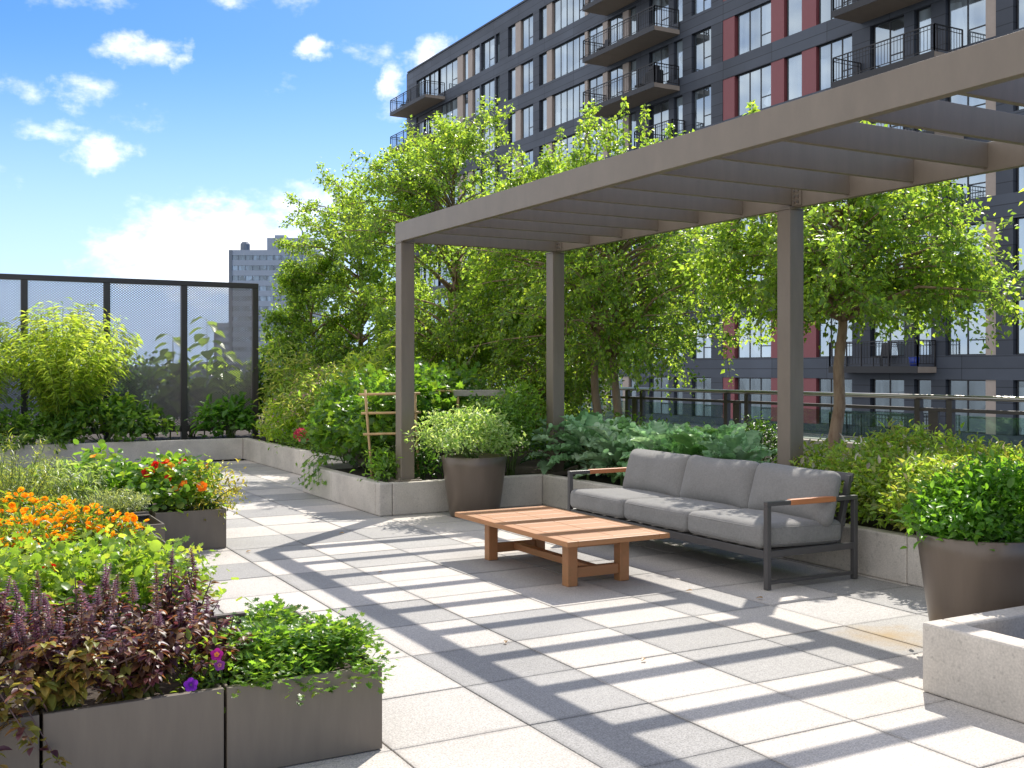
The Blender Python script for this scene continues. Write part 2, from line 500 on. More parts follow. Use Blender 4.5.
def panel(name, col, dz=.48, dy=3.6):
    m, nt, out = newmat(name); N = nt.nodes.new; L = nt.links.new
    p = N('ShaderNodeBsdfPrincipled'); p.inputs['Roughness'].default_value = .55; p.inputs['Specular IOR Level'].default_value = .35
    tc = N('ShaderNodeTexCoord'); sp = N('ShaderNodeSeparateXYZ'); L(tc.outputs['Object'], sp.inputs[0])
    def line(o, step, w):
        a = N('ShaderNodeMath'); a.operation = 'PINGPONG'; L(o, a.inputs[0]); a.inputs[1].default_value = step / 2
        r = N('ShaderNodeMapRange'); L(a.outputs[0], r.inputs['Value']); r.inputs['From Min'].default_value = w * .5; r.inputs['From Max'].default_value = w
        r.inputs['To Min'].default_value = .45; r.inputs['To Max'].default_value = 1; return r.outputs[0]
    n = N('ShaderNodeTexNoise'); n.inputs['Scale'].default_value = .35; n.inputs['Detail'].default_value = 6; L(tc.outputs['Object'], n.inputs['Vector'])
    br = N('ShaderNodeTexWhiteNoise'); br.noise_dimensions = '2D'
    fl = N('ShaderNodeVectorMath'); fl.operation = 'MULTIPLY'; L(tc.outputs['Object'], fl.inputs[0]); fl.inputs[1].default_value = (0, 1 / dy, 1 / dz)
    f2 = N('ShaderNodeVectorMath'); f2.operation = 'FLOOR'; L(fl.outputs[0], f2.inputs[0])
    s2 = N('ShaderNodeSeparateXYZ'); L(f2.outputs[0], s2.inputs[0]); c2 = N('ShaderNodeCombineXYZ'); L(s2.outputs['Y'], c2.inputs['X']); L(s2.outputs['Z'], c2.inputs['Y']); L(c2.outputs[0], br.inputs['Vector'])
    def rng(src, a, b, lo, hi):
        r = N('ShaderNodeMapRange'); L(src, r.inputs['Value']); r.inputs['From Min'].default_value = a; r.inputs['From Max'].default_value = b
        r.inputs['To Min'].default_value = lo; r.inputs['To Max'].default_value = hi; return r.outputs[0]
    k = None
    for x in (line(sp.outputs['Z'], dz, .025), line(sp.outputs['Y'], dy, .025), rng(n.outputs['Fac'], .3, .7, .82, 1.18), rng(br.outputs['Value'], 0, 1, .88, 1.12)):
        if k is None: k = x
        else:
            q = N('ShaderNodeMath'); q.operation = 'MULTIPLY'; L(k, q.inputs[0]); L(x, q.inputs[1]); k = q.outputs[0]
    v = N('ShaderNodeVectorMath'); v.operation = 'SCALE'; v.inputs[0].default_value = col; L(k, v.inputs['Scale']); L(v.outputs[0], p.inputs['Base Color'])
    L(p.outputs[0], out.inputs[0]); return m
M_SLATE = panel('slate_panel', (.060, .070, .090), .6, 9)
M_SLATE2 = panel('slate_cladding', (.074, .087, .112))

def concrete(name, col=(.56, .515, .455)):
    m, nt, out = newmat(name)
    N = nt.nodes.new; L = nt.links.new
    p = N('ShaderNodeBsdfPrincipled'); p.inputs['Roughness'].default_value = .85
    p.inputs['Specular IOR Level'].default_value = .25
    tc = N('ShaderNodeTexCoord')
    n1 = N('ShaderNodeTexNoise'); n1.inputs['Scale'].default_value = 2.2; n1.inputs['Detail'].default_value = 7; n1.inputs['Roughness'].default_value = .7
    n2 = N('ShaderNodeTexNoise'); n2.inputs['Scale'].default_value = 90; n2.inputs['Detail'].default_value = 3
    n3 = N('ShaderNodeTexNoise'); n3.inputs['Scale'].default_value = 34; n3.inputs['Detail'].default_value = 2
    for n in (n1, n2, n3): L(tc.outputs['Object'], n.inputs['Vector'])
    def rng(src, a, b, lo, hi):
        r = N('ShaderNodeMapRange'); L(src, r.inputs['Value'])
        r.inputs['From Min'].default_value = a; r.inputs['From Max'].default_value = b
        r.inputs['To Min'].default_value = lo; r.inputs['To Max'].default_value = hi
        return r.outputs[0]
    def mul(a, b):
        q = N('ShaderNodeMath'); q.operation = 'MULTIPLY'; L(a, q.inputs[0]); L(b, q.inputs[1]); return q.outputs[0]
    k = mul(mul(rng(n1.outputs['Fac'], .3, .7, .78, 1.14), rng(n2.outputs['Fac'], .3, .7, .88, 1.12)), rng(n3.outputs['Fac'], .60, .72, 1.0, .80))
    v = N('ShaderNodeVectorMath'); v.operation = 'SCALE'; v.inputs[0].default_value = col; L(k, v.inputs['Scale'])
    L(v.outputs[0], p.inputs['Base Color'])
    b = N('ShaderNodeBump'); b.inputs['Strength'].default_value = .3; b.inputs['Distance'].default_value = .004
    L(n2.outputs['Fac'], b.inputs['Height']); L(b.outputs[0], p.inputs['Normal'])
    L(p.outputs[0], out.inputs[0])
    return m
M_CONC = concrete('cast_concrete')

def paver_mat():
    m, nt, out = newmat('stone_paver')
    N = nt.nodes.new; L = nt.links.new
    p = N('ShaderNodeBsdfPrincipled'); p.inputs['Roughness'].default_value = .8
    p.inputs['Specular IOR Level'].default_value = .3
    a = N('ShaderNodeAttribute'); a.attribute_name = 'tint'
    tc = N('ShaderNodeTexCoord')
    def noise(sc, det=3):
        n = N('ShaderNodeTexNoise'); n.inputs['Scale'].default_value = sc; n.inputs['Detail'].default_value = det
        n.inputs['Roughness'].default_value = .65
        L(tc.outputs['Object'], n.inputs['Vector']); return n.outputs['Fac']
    def rng(src, a0, b0, lo, hi):
        r = N('ShaderNodeMapRange'); L(src, r.inputs['Value'])
        r.inputs['From Min'].default_value = a0; r.inputs['From Max'].default_value = b0
        r.inputs['To Min'].default_value = lo; r.inputs['To Max'].default_value = hi
        return r.outputs[0]
    def mul(x, y):
        q = N('ShaderNodeMath'); q.operation = 'MULTIPLY'; L(x, q.inputs[0]); L(y, q.inputs[1]); return q.outputs[0]
    fine = noise(130, 2)
    k = mul(mul(rng(fine, .3, .7, .66, 1.32), rng(noise(38, 3), .3, .7, .9, 1.1)), rng(noise(1.1, 7), .3, .7, .86, 1.07))
    v = N('ShaderNodeVectorMath'); v.operation = 'SCALE'; L(a.outputs['Color'], v.inputs[0]); L(k, v.inputs['Scale'])
    # dirt gathered along the open joints
    sp = N('ShaderNodeSeparateXYZ'); L(tc.outputs['Object'], sp.inputs[0])
    def edge(o, off):
        a1 = N('ShaderNodeMath'); a1.operation = 'SUBTRACT'; L(o, a1.inputs[0]); a1.inputs[1].default_value = off
        a2 = N('ShaderNodeMath'); a2.operation = 'DIVIDE'; L(a1.outputs[0], a2.inputs[0]); a2.inputs[1].default_value = .61
        a3 = N('ShaderNodeMath'); a3.operation = 'PINGPONG'; L(a2.outputs[0], a3.inputs[0]); a3.inputs[1].default_value = .5
        return a3.outputs[0]
    mn = N('ShaderNodeMath'); mn.operation = 'MINIMUM'; L(edge(sp.outputs['X'], 1.589), mn.inputs[0]); L(edge(sp.outputs['Y'], 5.67), mn.inputs[1])
    qd = N('ShaderNodeMath'); qd.operation = 'MULTIPLY_ADD'; L(noise(5, 5), qd.inputs[0]); qd.inputs[1].default_value = -.07; L(mn.outputs[0], qd.inputs[2])
    vd_ = N('ShaderNodeVectorMath'); vd_.operation = 'SCALE'; L(v.outputs[0], vd_.inputs[0]); L(rng(qd.outputs[0], -.035, .015, .74, 1.0), vd_.inputs['Scale'])
    v = vd_
    # rusty water stain by the low planter block
    st = N('ShaderNodeVectorMath'); st.operation = 'SUBTRACT'; L(tc.outputs['Object'], st.inputs[0]); st.inputs[1].default_value = (4.66, 4.17, 0)
    sm = N('ShaderNodeVectorMath'); sm.operation = 'MULTIPLY'; L(st.outputs[0], sm.inputs[0]); sm.inputs[1].default_value = (2.6, 2.2, 0)
    ln = N('ShaderNodeVectorMath'); ln.operation = 'LENGTH'; L(sm.outputs[0], ln.inputs[0])
    q = N('ShaderNodeMath'); q.operation = 'MULTIPLY_ADD'; L(noise(6, 8), q.inputs[0]); q.inputs[1].default_value = 1.25; L(ln.outputs['Value'], q.inputs[2])
    mxf = rng(q.outputs[0], .55, 1.35, .8, 0.0)
    mx = N('ShaderNodeMix'); mx.data_type = 'RGBA'; L(mxf, mx.inputs['Factor']); L(v.outputs[0], mx.inputs[6]); mx.inputs[7].default_value = (.34, .22, .075, 1)
    L(mx.outputs[2], p.inputs['Base Color'])
    b = N('ShaderNodeBump'); b.inputs['Strength'].default_value = .25; b.inputs['Distance'].default_value = .003
    L(fine, b.inputs['Height']); L(b.outputs[0], p.inputs['Normal'])
    L(p.outputs[0], out.inputs[0])
    return m
M_PAVER = paver_mat()

def glass_mat(name, base, rough=.04, metal=.0, spec=1.0):
    m, nt, out = newmat(name)
    N = nt.nodes.new; L = nt.links.new
    d = N('ShaderNodeBsdfDiffuse')
    g = N('ShaderNodeBsdfGlossy'); g.inputs['Roughness'].default_value = rough; g.inputs['Color'].default_value = (.74, .88, 1, 1)
    tc = N('ShaderNodeTexCoord')
    nz = N('ShaderNodeTexNoise'); nz.inputs['Scale'].default_value = .55; nz.inputs['Detail'].default_value = 2
    st = N('ShaderNodeVectorMath'); st.operation = 'MULTIPLY'; L(tc.outputs['Object'], st.inputs[0]); st.inputs[1].default_value = (1, 2.2, .25)
    L(st.outputs[0], nz.inputs['Vector'])
    mr = N('ShaderNodeMapRange'); L(nz.outputs['Fac'], mr.inputs['Value'])
    mr.inputs['From Min'].default_value = .4; mr.inputs['From Max'].default_value = .6
    mr.inputs['To Min'].default_value = .5; mr.inputs['To Max'].default_value = 1.5
    vo = N('ShaderNodeTexVoronoi'); vo.inputs['Scale'].default_value = .42; L(tc.outputs['Object'], vo.inputs['Vector'])
    vr = N('ShaderNodeSeparateXYZ'); L(vo.outputs['Color'], vr.inputs[0])
    vm = N('ShaderNodeMapRange'); L(vr.outputs['X'], vm.inputs['Value']); vm.inputs['To Min'].default_value = .25; vm.inputs['To Max'].default_value = 1.9
    mm = N('ShaderNodeMath'); mm.operation = 'MULTIPLY'; L(mr.outputs[0], mm.inputs[0]); L(vm.outputs[0], mm.inputs[1])
    sc = N('ShaderNodeVectorMath'); sc.operation = 'SCALE'; sc.inputs[0].default_value = base; L(mm.outputs[0], sc.inputs['Scale'])
    L(sc.outputs[0], d.inputs['Color'])
    mx = N('ShaderNodeMixShader'); mx.inputs[0].default_value = spec
    L(d.outputs[0], mx.inputs[1]); L(g.outputs[0], mx.inputs[2])
    L(mx.outputs[0], out.inputs[0])
    return m
M_WIN = glass_mat('window_glass', (.13, .16, .18), .05, spec=.40)
M_TOWERGLASS = glass_mat('tower_glass', (.10, .14, .19), .1, spec=.12)

def clear_glass():
    m, nt, out = newmat('railing_glass')
    N = nt.nodes.new; L = nt.links.new
    t = N('ShaderNodeBsdfTransparent'); t.inputs['Color'].default_value = (.80, .89, .87, 1)
    g = N('ShaderNodeBsdfGlossy'); g.inputs['Roughness'].default_value = .02
    mx = N('ShaderNodeMixShader'); mx.inputs[0].default_value = .12
    L(t.outputs[0], mx.inputs[1]); L(g.outputs[0], mx.inputs[2]); L(mx.outputs[0], out.inputs[0])
    return m
M_CLEAR = clear_glass()

def perforated():
    m, nt, out = newmat('perforated_sheet')
    N = nt.nodes.new; L = nt.links.new
    tc = N('ShaderNodeTexCoord'); sp = N('ShaderNodeSeparateXYZ'); L(tc.outputs['Object'], sp.inputs[0])
    def math_(op, a, b=None, c=None):
        q = N('ShaderNodeMath'); q.operation = op
        for i, x in enumerate((a, b, c)):
            if x is None: continue
            if isinstance(x, (int, float)): q.inputs[i].default_value = x
            else: L(x, q.inputs[i])
        return q.outputs[0]
    pitch = .05
    # diamond openings: |sin| lattice at the sheet's own scale
    u = math_('MULTIPLY', sp.outputs['X'], math.pi / pitch)
    v = math_('MULTIPLY', sp.outputs['Z'], math.pi / (pitch * .8))
    a = math_('ABSOLUTE', math_('SINE', math_('ADD', u, v)))
    b = math_('ABSOLUTE', math_('SINE', math_('SUBTRACT', u, v)))
    k = math_('MULTIPLY', a, b)
    hole = math_('GREATER_THAN', k, .44)
    p = N('ShaderNodeBsdfPrincipled'); p.inputs['Base Color'].default_value = (.27, .235, .225, 1); p.inputs['Roughness'].default_value = .75
    t = N('ShaderNodeBsdfTransparent')
    mx = N('ShaderNodeMixShader'); L(hole, mx.inputs[0]); L(p.outputs[0], mx.inputs[1]); L(t.outputs[0], mx.inputs[2])
    L(mx.outputs[0], out.inputs[0])
    return m
M_MESH = perforated()
#SPLIT
# ------------------------------------------------------------------ ground and terrace
R = random.Random(4)
g0 = MB(); g0.box(-3500, 3500, -3500, 3500, -23, -22)
M_CITY = solid('city_ground', (.10, .105, .10), .9, noise=.4, nscale=.02)
tag(g0.build('ground', M_CITY), kind='structure')
sl = MB(); sl.box(-14, 8.95, -5, 27.4, -22, -.06)
tag(sl.build('terrace_slab', solid('dark_slab', (.03, .03, .028), .95, noise=.2)), kind='structure')  # one even dark colour over the whole slab, visible through the open joints

pv = MB()
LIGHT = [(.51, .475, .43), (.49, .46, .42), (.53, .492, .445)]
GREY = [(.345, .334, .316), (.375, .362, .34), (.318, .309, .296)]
MID = [(.41, .392, .368)]
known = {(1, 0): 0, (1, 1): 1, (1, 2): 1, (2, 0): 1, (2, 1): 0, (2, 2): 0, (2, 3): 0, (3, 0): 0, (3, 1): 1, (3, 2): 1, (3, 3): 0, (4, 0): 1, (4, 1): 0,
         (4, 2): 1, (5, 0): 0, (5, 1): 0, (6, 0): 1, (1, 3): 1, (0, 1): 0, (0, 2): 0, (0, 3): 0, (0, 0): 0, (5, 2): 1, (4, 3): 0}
U = 0.61
for i in range(-9, 8):
    for j in range(-23, 11):
        x0 = 1.589 + U * i; y1 = 5.67 - U * j
        k = known.get((i, j))
        if k is None:
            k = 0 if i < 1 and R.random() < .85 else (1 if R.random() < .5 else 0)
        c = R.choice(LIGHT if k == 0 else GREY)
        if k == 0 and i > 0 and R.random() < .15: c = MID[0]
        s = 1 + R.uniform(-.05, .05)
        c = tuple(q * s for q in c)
        if y1 > 17.6 or x0 > 6.0: continue
        z = R.uniform(-.0015, .0015)
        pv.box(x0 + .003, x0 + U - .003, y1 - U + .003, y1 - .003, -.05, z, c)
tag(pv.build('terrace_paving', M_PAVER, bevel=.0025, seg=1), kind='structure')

# ------------------------------------------------------------------ planter walls (cast concrete) and their soil
def wall_run(segs, label, z1=.32, name='planter_wall'):
    """segs: boxes (x0,x1,y0,y1); each is one cast panel"""
    cx = segs[0]
    t = MB()
    for (x0, x1, y0, y1) in segs:
        t.box(x0, x1, y0, y1, 0.001, z1)
    o = t.build(name, M_CONC, bevel=.012)
    return tag(o, label, 'planter wall')
J = .004
wall_run([(-6.0, -2.4, 17.5, 17.62), (-2.4 + J, 1.2, 17.5, 17.62), (1.2 + J, 4.6, 17.5, 17.62)], 'low pale concrete planter wall across the far end in front of the mesh fence', .345)
wall_run([(4.6 + J, 4.72, 15.62, 17.62), (4.6 + J, 4.72, 14.52, 15.62 - J), (4.6 + J, 4.72, 12.5, 14.52 - J)], 'long pale concrete planter wall along the far right side of the walkway', .345)
wall_run([(4.0, 4.12, 11.46, 12.48), (4.0, 4.12, 10.12 + J, 11.46 - J), (4.12 + J, 4.6, 12.36, 12.48)], 'sunlit concrete planter wall stepping out beside the tomato vines', .33)
wall_run([(4.0, 4.14, 10.0, 10.12), (4.14 + J, 5.3, 10.0, 10.12), (5.3 + J, 5.896, 10.0, 10.12)], 'concrete planter wall behind the bronze pot, under the corner pergola post', .33)
wall_run([(5.9, 6.02, 7.6, 10.12), (5.9, 6.02, 5.1, 7.6 - J), (5.9, 6.02, 3.4, 5.1 - J)], 'concrete planter wall running behind the grey sofa', .33)
blk = MB()
blk.box(4.0, 4.13, 2.2 + J, 3.37, .001, .32).box(4.0, 4.13, -1.6, 2.2, .001, .32)
blk.box(4.13 + J, 6.5, 3.24, 3.37, .001, .32).box(4.13 + J, 6.5, -1.6, -1.47, .001, .32).box(6.37, 6.5, -1.46, 3.23, .001, .32)
bo = tag(blk.build('planter_wall', M_CONC, bevel=.012), 'thick concrete planter block at the right edge with an open top', 'planter wall')
s = MB(); s.box(4.131, 6.369, -1.46, 3.239, .0, .17); s.build('soil', M_SOIL, bo)
so = MB()
so.box(6.02, 8.55, 3.4, 12.6, .0, .27).box(4.725, 8.55, 12.6, 17.6, 0, .26).box(4.125, 6.02, 10.125, 12.355, 0, .27).box(-9, 8.55, 17.625, 27.3, 0, .28).box(6.5, 8.55, -2, 3.4, 0, .27)
tag(so.build('planting_soil', M_SOIL), kind='structure')
k = MB(); k.box(8.56, 8.92, -4, 20.3, -.05, .70)
tag(k.build('parapet_kerb', M_CONC, bevel=.01), 'pale low concrete kerb under the glass railing', 'kerb')

# ------------------------------------------------------------------ pergola
PX0, PX1, PB, PT = 4.28, 6.15, 2.79, 2.985
pg = thing('pergola', 'bronze painted metal pergola with slatted rafters above the sofa', 'pergola', (5.2, 6.5, 0))
def post(x, y, zb=.3, name='post'):
    p = MB(); p.box(x, x + .15, y, y + .15, zb, PB - .012)
    o = p.build(name, M_METAL, pg, bevel=.006)
    b = MB(); b.box(x - .06, x + .21, y - .06, y + .21, zb, zb + .045)
    for dx, dy in ((-.03, -.03), (.18, -.03), (-.03, .18), (.18, .18)):
        b.tube([(x + dx, y + dy, zb + .04), (x + dx, y + dy, zb + .065)], .014, 6)
    b.build('base_plate', M_METAL, o, bevel=.003)
    cp = MB(); cp.box(x - .004, x + .154, y - .004, y + .154, PB - .012, PB - .001)
    cp.build('cap_plate', M_METAL, o)
    return o
post(PX0, 10.11); post(PX0, 2.85, .165)
fb = MB(); fb.box(PX0 - .002, PX0 + .06, 0.2, 10.26, PB, PT)
fbo = fb.build('front_beam', M_METAL, pg, bevel=.003)
bb = MB(); bb.box(PX1 + .045, PX1 + .105, 0.2, 10.36, PB, PT)
bbo = bb.build('back_beam', M_METAL, pg, bevel=.003)
for yy, yr in ((10.204, 10.19), (6.485, 6.50), (2.85, 2.864)):
    o = post(PX1, yy)
    br = MB(); br.box(PX1 + .03, PX1 + .0445, yr - .105, yr - .004, PB + .012, PT - .03)
    bo_ = br.build('bracket', M_METAL, o)
    for by in (.045, .098):
        for bz_ in (.04, .085, .13):
            q = MB(); q.tube([(PX1 + .0295, yr - .11 + by * .75, PB + bz_), (PX1 + .017, yr - .11 + by * .75, PB + bz_)], .0105, 6)
            q.build('bolt', M_STEEL, o)
eb = MB(); eb.box(PX0 + .0605, PX1 + .0445, 10.19, 10.255, PB + .002, PT - .004)
eb.build('end_beam', M_METAL, pg, bevel=.003)
for n in range(16):
    y = 9.550 - .606 * n
    r = MB(); r.box(PX0 + .0605, PX1 + .0445, y - .02, y + .02, PB + .024, PT - .002)
    r.build('rafter', M_METAL, pg, bevel=.003)
# a small clear lamp or clip under the near rafters
# ------------------------------------------------------------------ railing
rl = thing('glass_railing', 'dark metal railing with clear glass panels and a steel top rail beyond the hedge', 'railing', (8.99, 8, .7))
t = MB(); t.tube([(8.99, -3, 1.195), (8.99, 20, 1.195)], .026, 10); t.build('top_rail', M_STEEL, rl, smooth=True)
t = MB(); t.box(8.965, 9.015, -3, 20, 1.05, 1.085); t.build('mid_rail', M_RAIL, rl, bevel=.004)
posts = []
for yc in (-1.4, 1.05, 3.05, 5.3, 7.42, 10.42, 12.62, 14.9, 17.1, 19.3):
    for d in (-.18, .18) if yc not in (7.42, 10.42) else (-.2, .19):
        q = MB(); q.box(8.96, 9.02, yc + d - .035, yc + d + .035, .42, 1.17)
        q.build('post', M_RAIL, rl, bevel=.004)
        posts.append(yc + d)
    q = MB(); q.box(8.972, 9.008, yc - .06, yc + .06, .55, 1.05); q.build('bracket', M_RAIL, rl, bevel=.003)
posts.sort()
for a, b in zip(posts[1::2], posts[2::2]):
    q = MB(); q.box(8.982, 8.996, a + .06, b - .06, .55, 1.02)
    q.build('glass_panel', M_CLEAR, rl)
sl2 = MB()

# ------------------------------------------------------------------ mesh fence
FY = 18.6
fn = thing('mesh_fence', 'tall dark framed fence of perforated metal sheet at the far end of the terrace', 'fence', (0, FY, 0))
FP = [5.10, 3.88, 2.64, 1.40, .16, -1.08, -2.32, -3.56, -4.8]
for x in FP:
    q = MB(); q.box(x - .05, x + .05, FY - .05, FY + .05, .25, 2.90); q.build('post', M_FENCE, fn, bevel=.005)
q = MB(); q.box(FP[-1] - .05, FP[0] + .05, FY - .055, FY + .055, 2.90, 2.985); q.build('top_rail', M_FENCE, fn, bevel=.005)
for a, b in zip(FP[1:], FP[:-1]):
    q = MB(); q.box(a + .051, b - .051, FY - .03, FY + .03, .42, .52); q.build('bottom_rail', M_FENCE, fn, bevel=.004)
    q = MB(); q.box(a + .04, b - .04, FY - .002, FY + .002, .5, 2.91); q.build('mesh_panel', M_MESH, fn)

# ------------------------------------------------------------------ metal planter boxes on the left
def metal_planter(x0, x1, y0, y1, h, label):
    o = thing('metal_planter', label, 'planter', ((x0 + x1) / 2, (y0 + y1) / 2, 0), 'taupe metal planter boxes')
    w = MB(); t = .012
    g = .003
    x0 += g; x1 -= g; y0 += g; y1 -= g
    w.box(x0, x1, y0, y0 + t, .004, h).box(x0, x1, y1 - t, y1, .004, h).box(x0, x0 + t, y0 + t, y1 - t, .004, h).box(x1 - t, x1, y0 + t, y1 - t, .004, h)
    w.box(x0, x1, y0 + t, y0 + t + .02, h - .014, h - .001).box(x0, x1, y1 - t - .02, y1 - t, h - .014, h - .001)
    w.build('box', M_BOX, o, bevel=.003)
    s = MB(); s.box(x0 + t, x1 - t, y0 + t, y1 - t, .004, h - .05); s.build('soil', M_SOIL, o)
    return o
metal_planter(.955, 1.56, 3.86, 5.06, .326, 'taupe metal planter box holding the parsley in the foreground')
metal_planter(.345, .95, 3.86, 5.06, .326, 'taupe metal planter box under the purple basil in the foreground')
metal_planter(-.265, .34, 3.86, 5.06, .326, 'taupe metal planter box at the bottom left corner under basil')
metal_planter(.345, 1.2, 5.1, 6.3, .28, 'taupe metal planter box hidden under yellow green nasturtium leaves')
metal_planter(-.9, .34, 5.1, 6.3, .28, 'taupe metal planter box at the left edge below light green leaves')
metal_planter(.0, 1.40, 6.35, 7.9, .34, 'taupe metal planter box filled with orange marigolds')
metal_planter(1.0, 1.575, 8.2, 8.82, .326, 'small taupe metal planter box with the grey green rosemary')
metal_planter(1.62, 2.19, 8.84, 10.04, .326, 'taupe metal planter box at the walkway with orange nasturtium flowers')
metal_planter(.2, 1.58, 8.86, 10.4, .34, 'taupe metal planter box under the sage left of the nasturtiums')

# ------------------------------------------------------------------ round pots
def round_pot(x, y, label, name='round_pot'):
    o = thing(name, label, 'pot', (x, y, 0), 'large round bronze pots')
    w = MB()
    w.lathe([(0.0, .003), (.235, .003), (.25, .02), (.285, .25), (.318, .5), (.332, .6), (.325, .606), (.312, .6), (.305, .54)], 64, (x, y))
    w.build('body', M_POT, o, smooth=True)
    s = MB(); s.lathe([(0, .545), (.31, .535)], 40, (x, y)); s.build('soil', M_SOIL, o)
    return o
round_pot(4.87, 9.62, 'round bronze pot standing by the concrete wall under a variegated shrub')
round_pot(4.93, 3.76, 'round bronze pot with mint standing behind the concrete block at right')

# ------------------------------------------------------------------ coffee table
ct = thing('coffee_table', 'low slatted teak coffee table in front of the sofa', 'table', (4.09, 6.75, 0))
tx0, tx1, ty0, ty1, tz = 3.668, 4.50, 5.906, 7.59, .350
# frame round the top and inset slats in three bays
def plank(mb, x0, x1, y0, y1): mb.box(x0, x1, y0, y1, tz - .036, tz)
bw = .085
for a in (tx0, tx1 - bw):
    fr = MB(); plank(fr, a, a + bw, ty0, ty1); fr.build('side_rail', M_TEAK, ct, bevel=.004)
for a in (ty0, ty1 - bw):
    fr = MB(); plank(fr, tx0 + bw + .001, tx1 - bw - .001, a, a + bw); fr.build('end_rail', M_TEAKX, ct, bevel=.004)
nb = 8
wy = (ty1 - ty0 - 2 * bw) / nb
for n in range(nb):
    q = MB(); a = ty0 + bw + n * wy
    xm = (tx0 + tx1) / 2
    plank(q, tx0 + bw + .003, xm - .0015, a + .003, a + wy - .003)
    plank(q, xm + .0015, tx1 - bw - .003, a + .003, a + wy - .003)
    q.build('slat', M_TEAKX, ct, bevel=.003)
for x in (3.816, 4.32 - .078):
    for y in (6.135, 7.285):
        q = MB(); q.box(x, x + .078, y, y + .078, .0015, tz - .037); q.build('leg', M_TEAK, ct, bevel=.004)
for y in (6.15, 7.3):
    q = MB(); q.box(3.895, 4.241, y, y + .05, .055, .125); q.build('stretcher', M_TEAKX, ct, bevel=.003)
    q = MB(); q.box(3.816, 4.32, y + .001, y + .049, tz - .075, tz - .0375) if False else q.box(3.895, 4.241, y, y + .05, tz - .09, tz - .0375)
    q.build('apron', M_TEAKX, ct, bevel=.003)
q = MB(); q.box(4.04, 4.11, 6.201, 7.299, .07, .118); q.build('stretcher', M_TEAK, ct, bevel=.003)

# ------------------------------------------------------------------ sofa
sf = thing('sofa', 'charcoal framed outdoor sofa with three grey seat and back cushions', 'sofa', (5.35, 6.65, 0))
SX0, SX1, SY0, SY1 = 4.92, 5.76, 5.40, 7.92
def end_frame(y0, y1):
    q = MB(); w = .036
    q.box(SX0, SX0 + w, y0, y1, .002, .5595).box(SX1 - w, SX1, y0, y1, .002, .5595)
    q.box(SX0, SX1, y0, y1, .56, .59)
    q.box(SX0 + w + .0005, SX1 - w - .0005, y0 + .004, y1 - .004, .215, .26)
    q.box(SX0 + w + .0005, SX1 - w - .0005, y0 + .008, y1 - .008, .035, .058)
    o = q.build('end_frame', M_FRAME, sf, bevel=.003)
    a = MB(); a.box(5.13, 5.55, y0 - .003, y1 + .003, .556, .595); a.build('armrest_grip', M_ARM, o, bevel=.006)
end_frame(SY0, SY0 + .038); end_frame(SY1 - .038, SY1)
q = MB()
q.box(SX0 + .004, SX0 + .04, SY0 + .043, SY1 - .043, .205, .26).box(SX1 - .16, SX1 - .12, SY0 + .043, SY1 - .043, .205, .26)
q.build('seat_rail', M_FRAME, sf, bevel=.004)
for n in range(14):
    y = SY0 + .14 + n * (SY1 - SY0 - .28) / 13
    q = MB(); q.box(SX0 + .041, SX1 - .161, y - .025, y + .025, .235, .25); q.build('seat_slat', M_FRAME, sf)
# slanting back frame
def slant(z): return SX1 - .14 + (z - .23) * .26
q = MB()
for y in (SY0 + .05, (SY0 + SY1) / 2 - .42, (SY0 + SY1) / 2 + .42, SY1 - .09):
    q.obox(((slant(.24) + slant(.72)) / 2, y + .02, .48), (.035, .04, .50), (0, math.atan(.26), 0))
for z in (.40, .56, .71):
    q.obox((slant(z) + .012, (SY0 + SY1) / 2, z), (.02, SY1 - SY0 - .09, .06), (0, math.atan(.26), 0))
q.build('back_frame', M_FRAME, sf, bevel=.003)

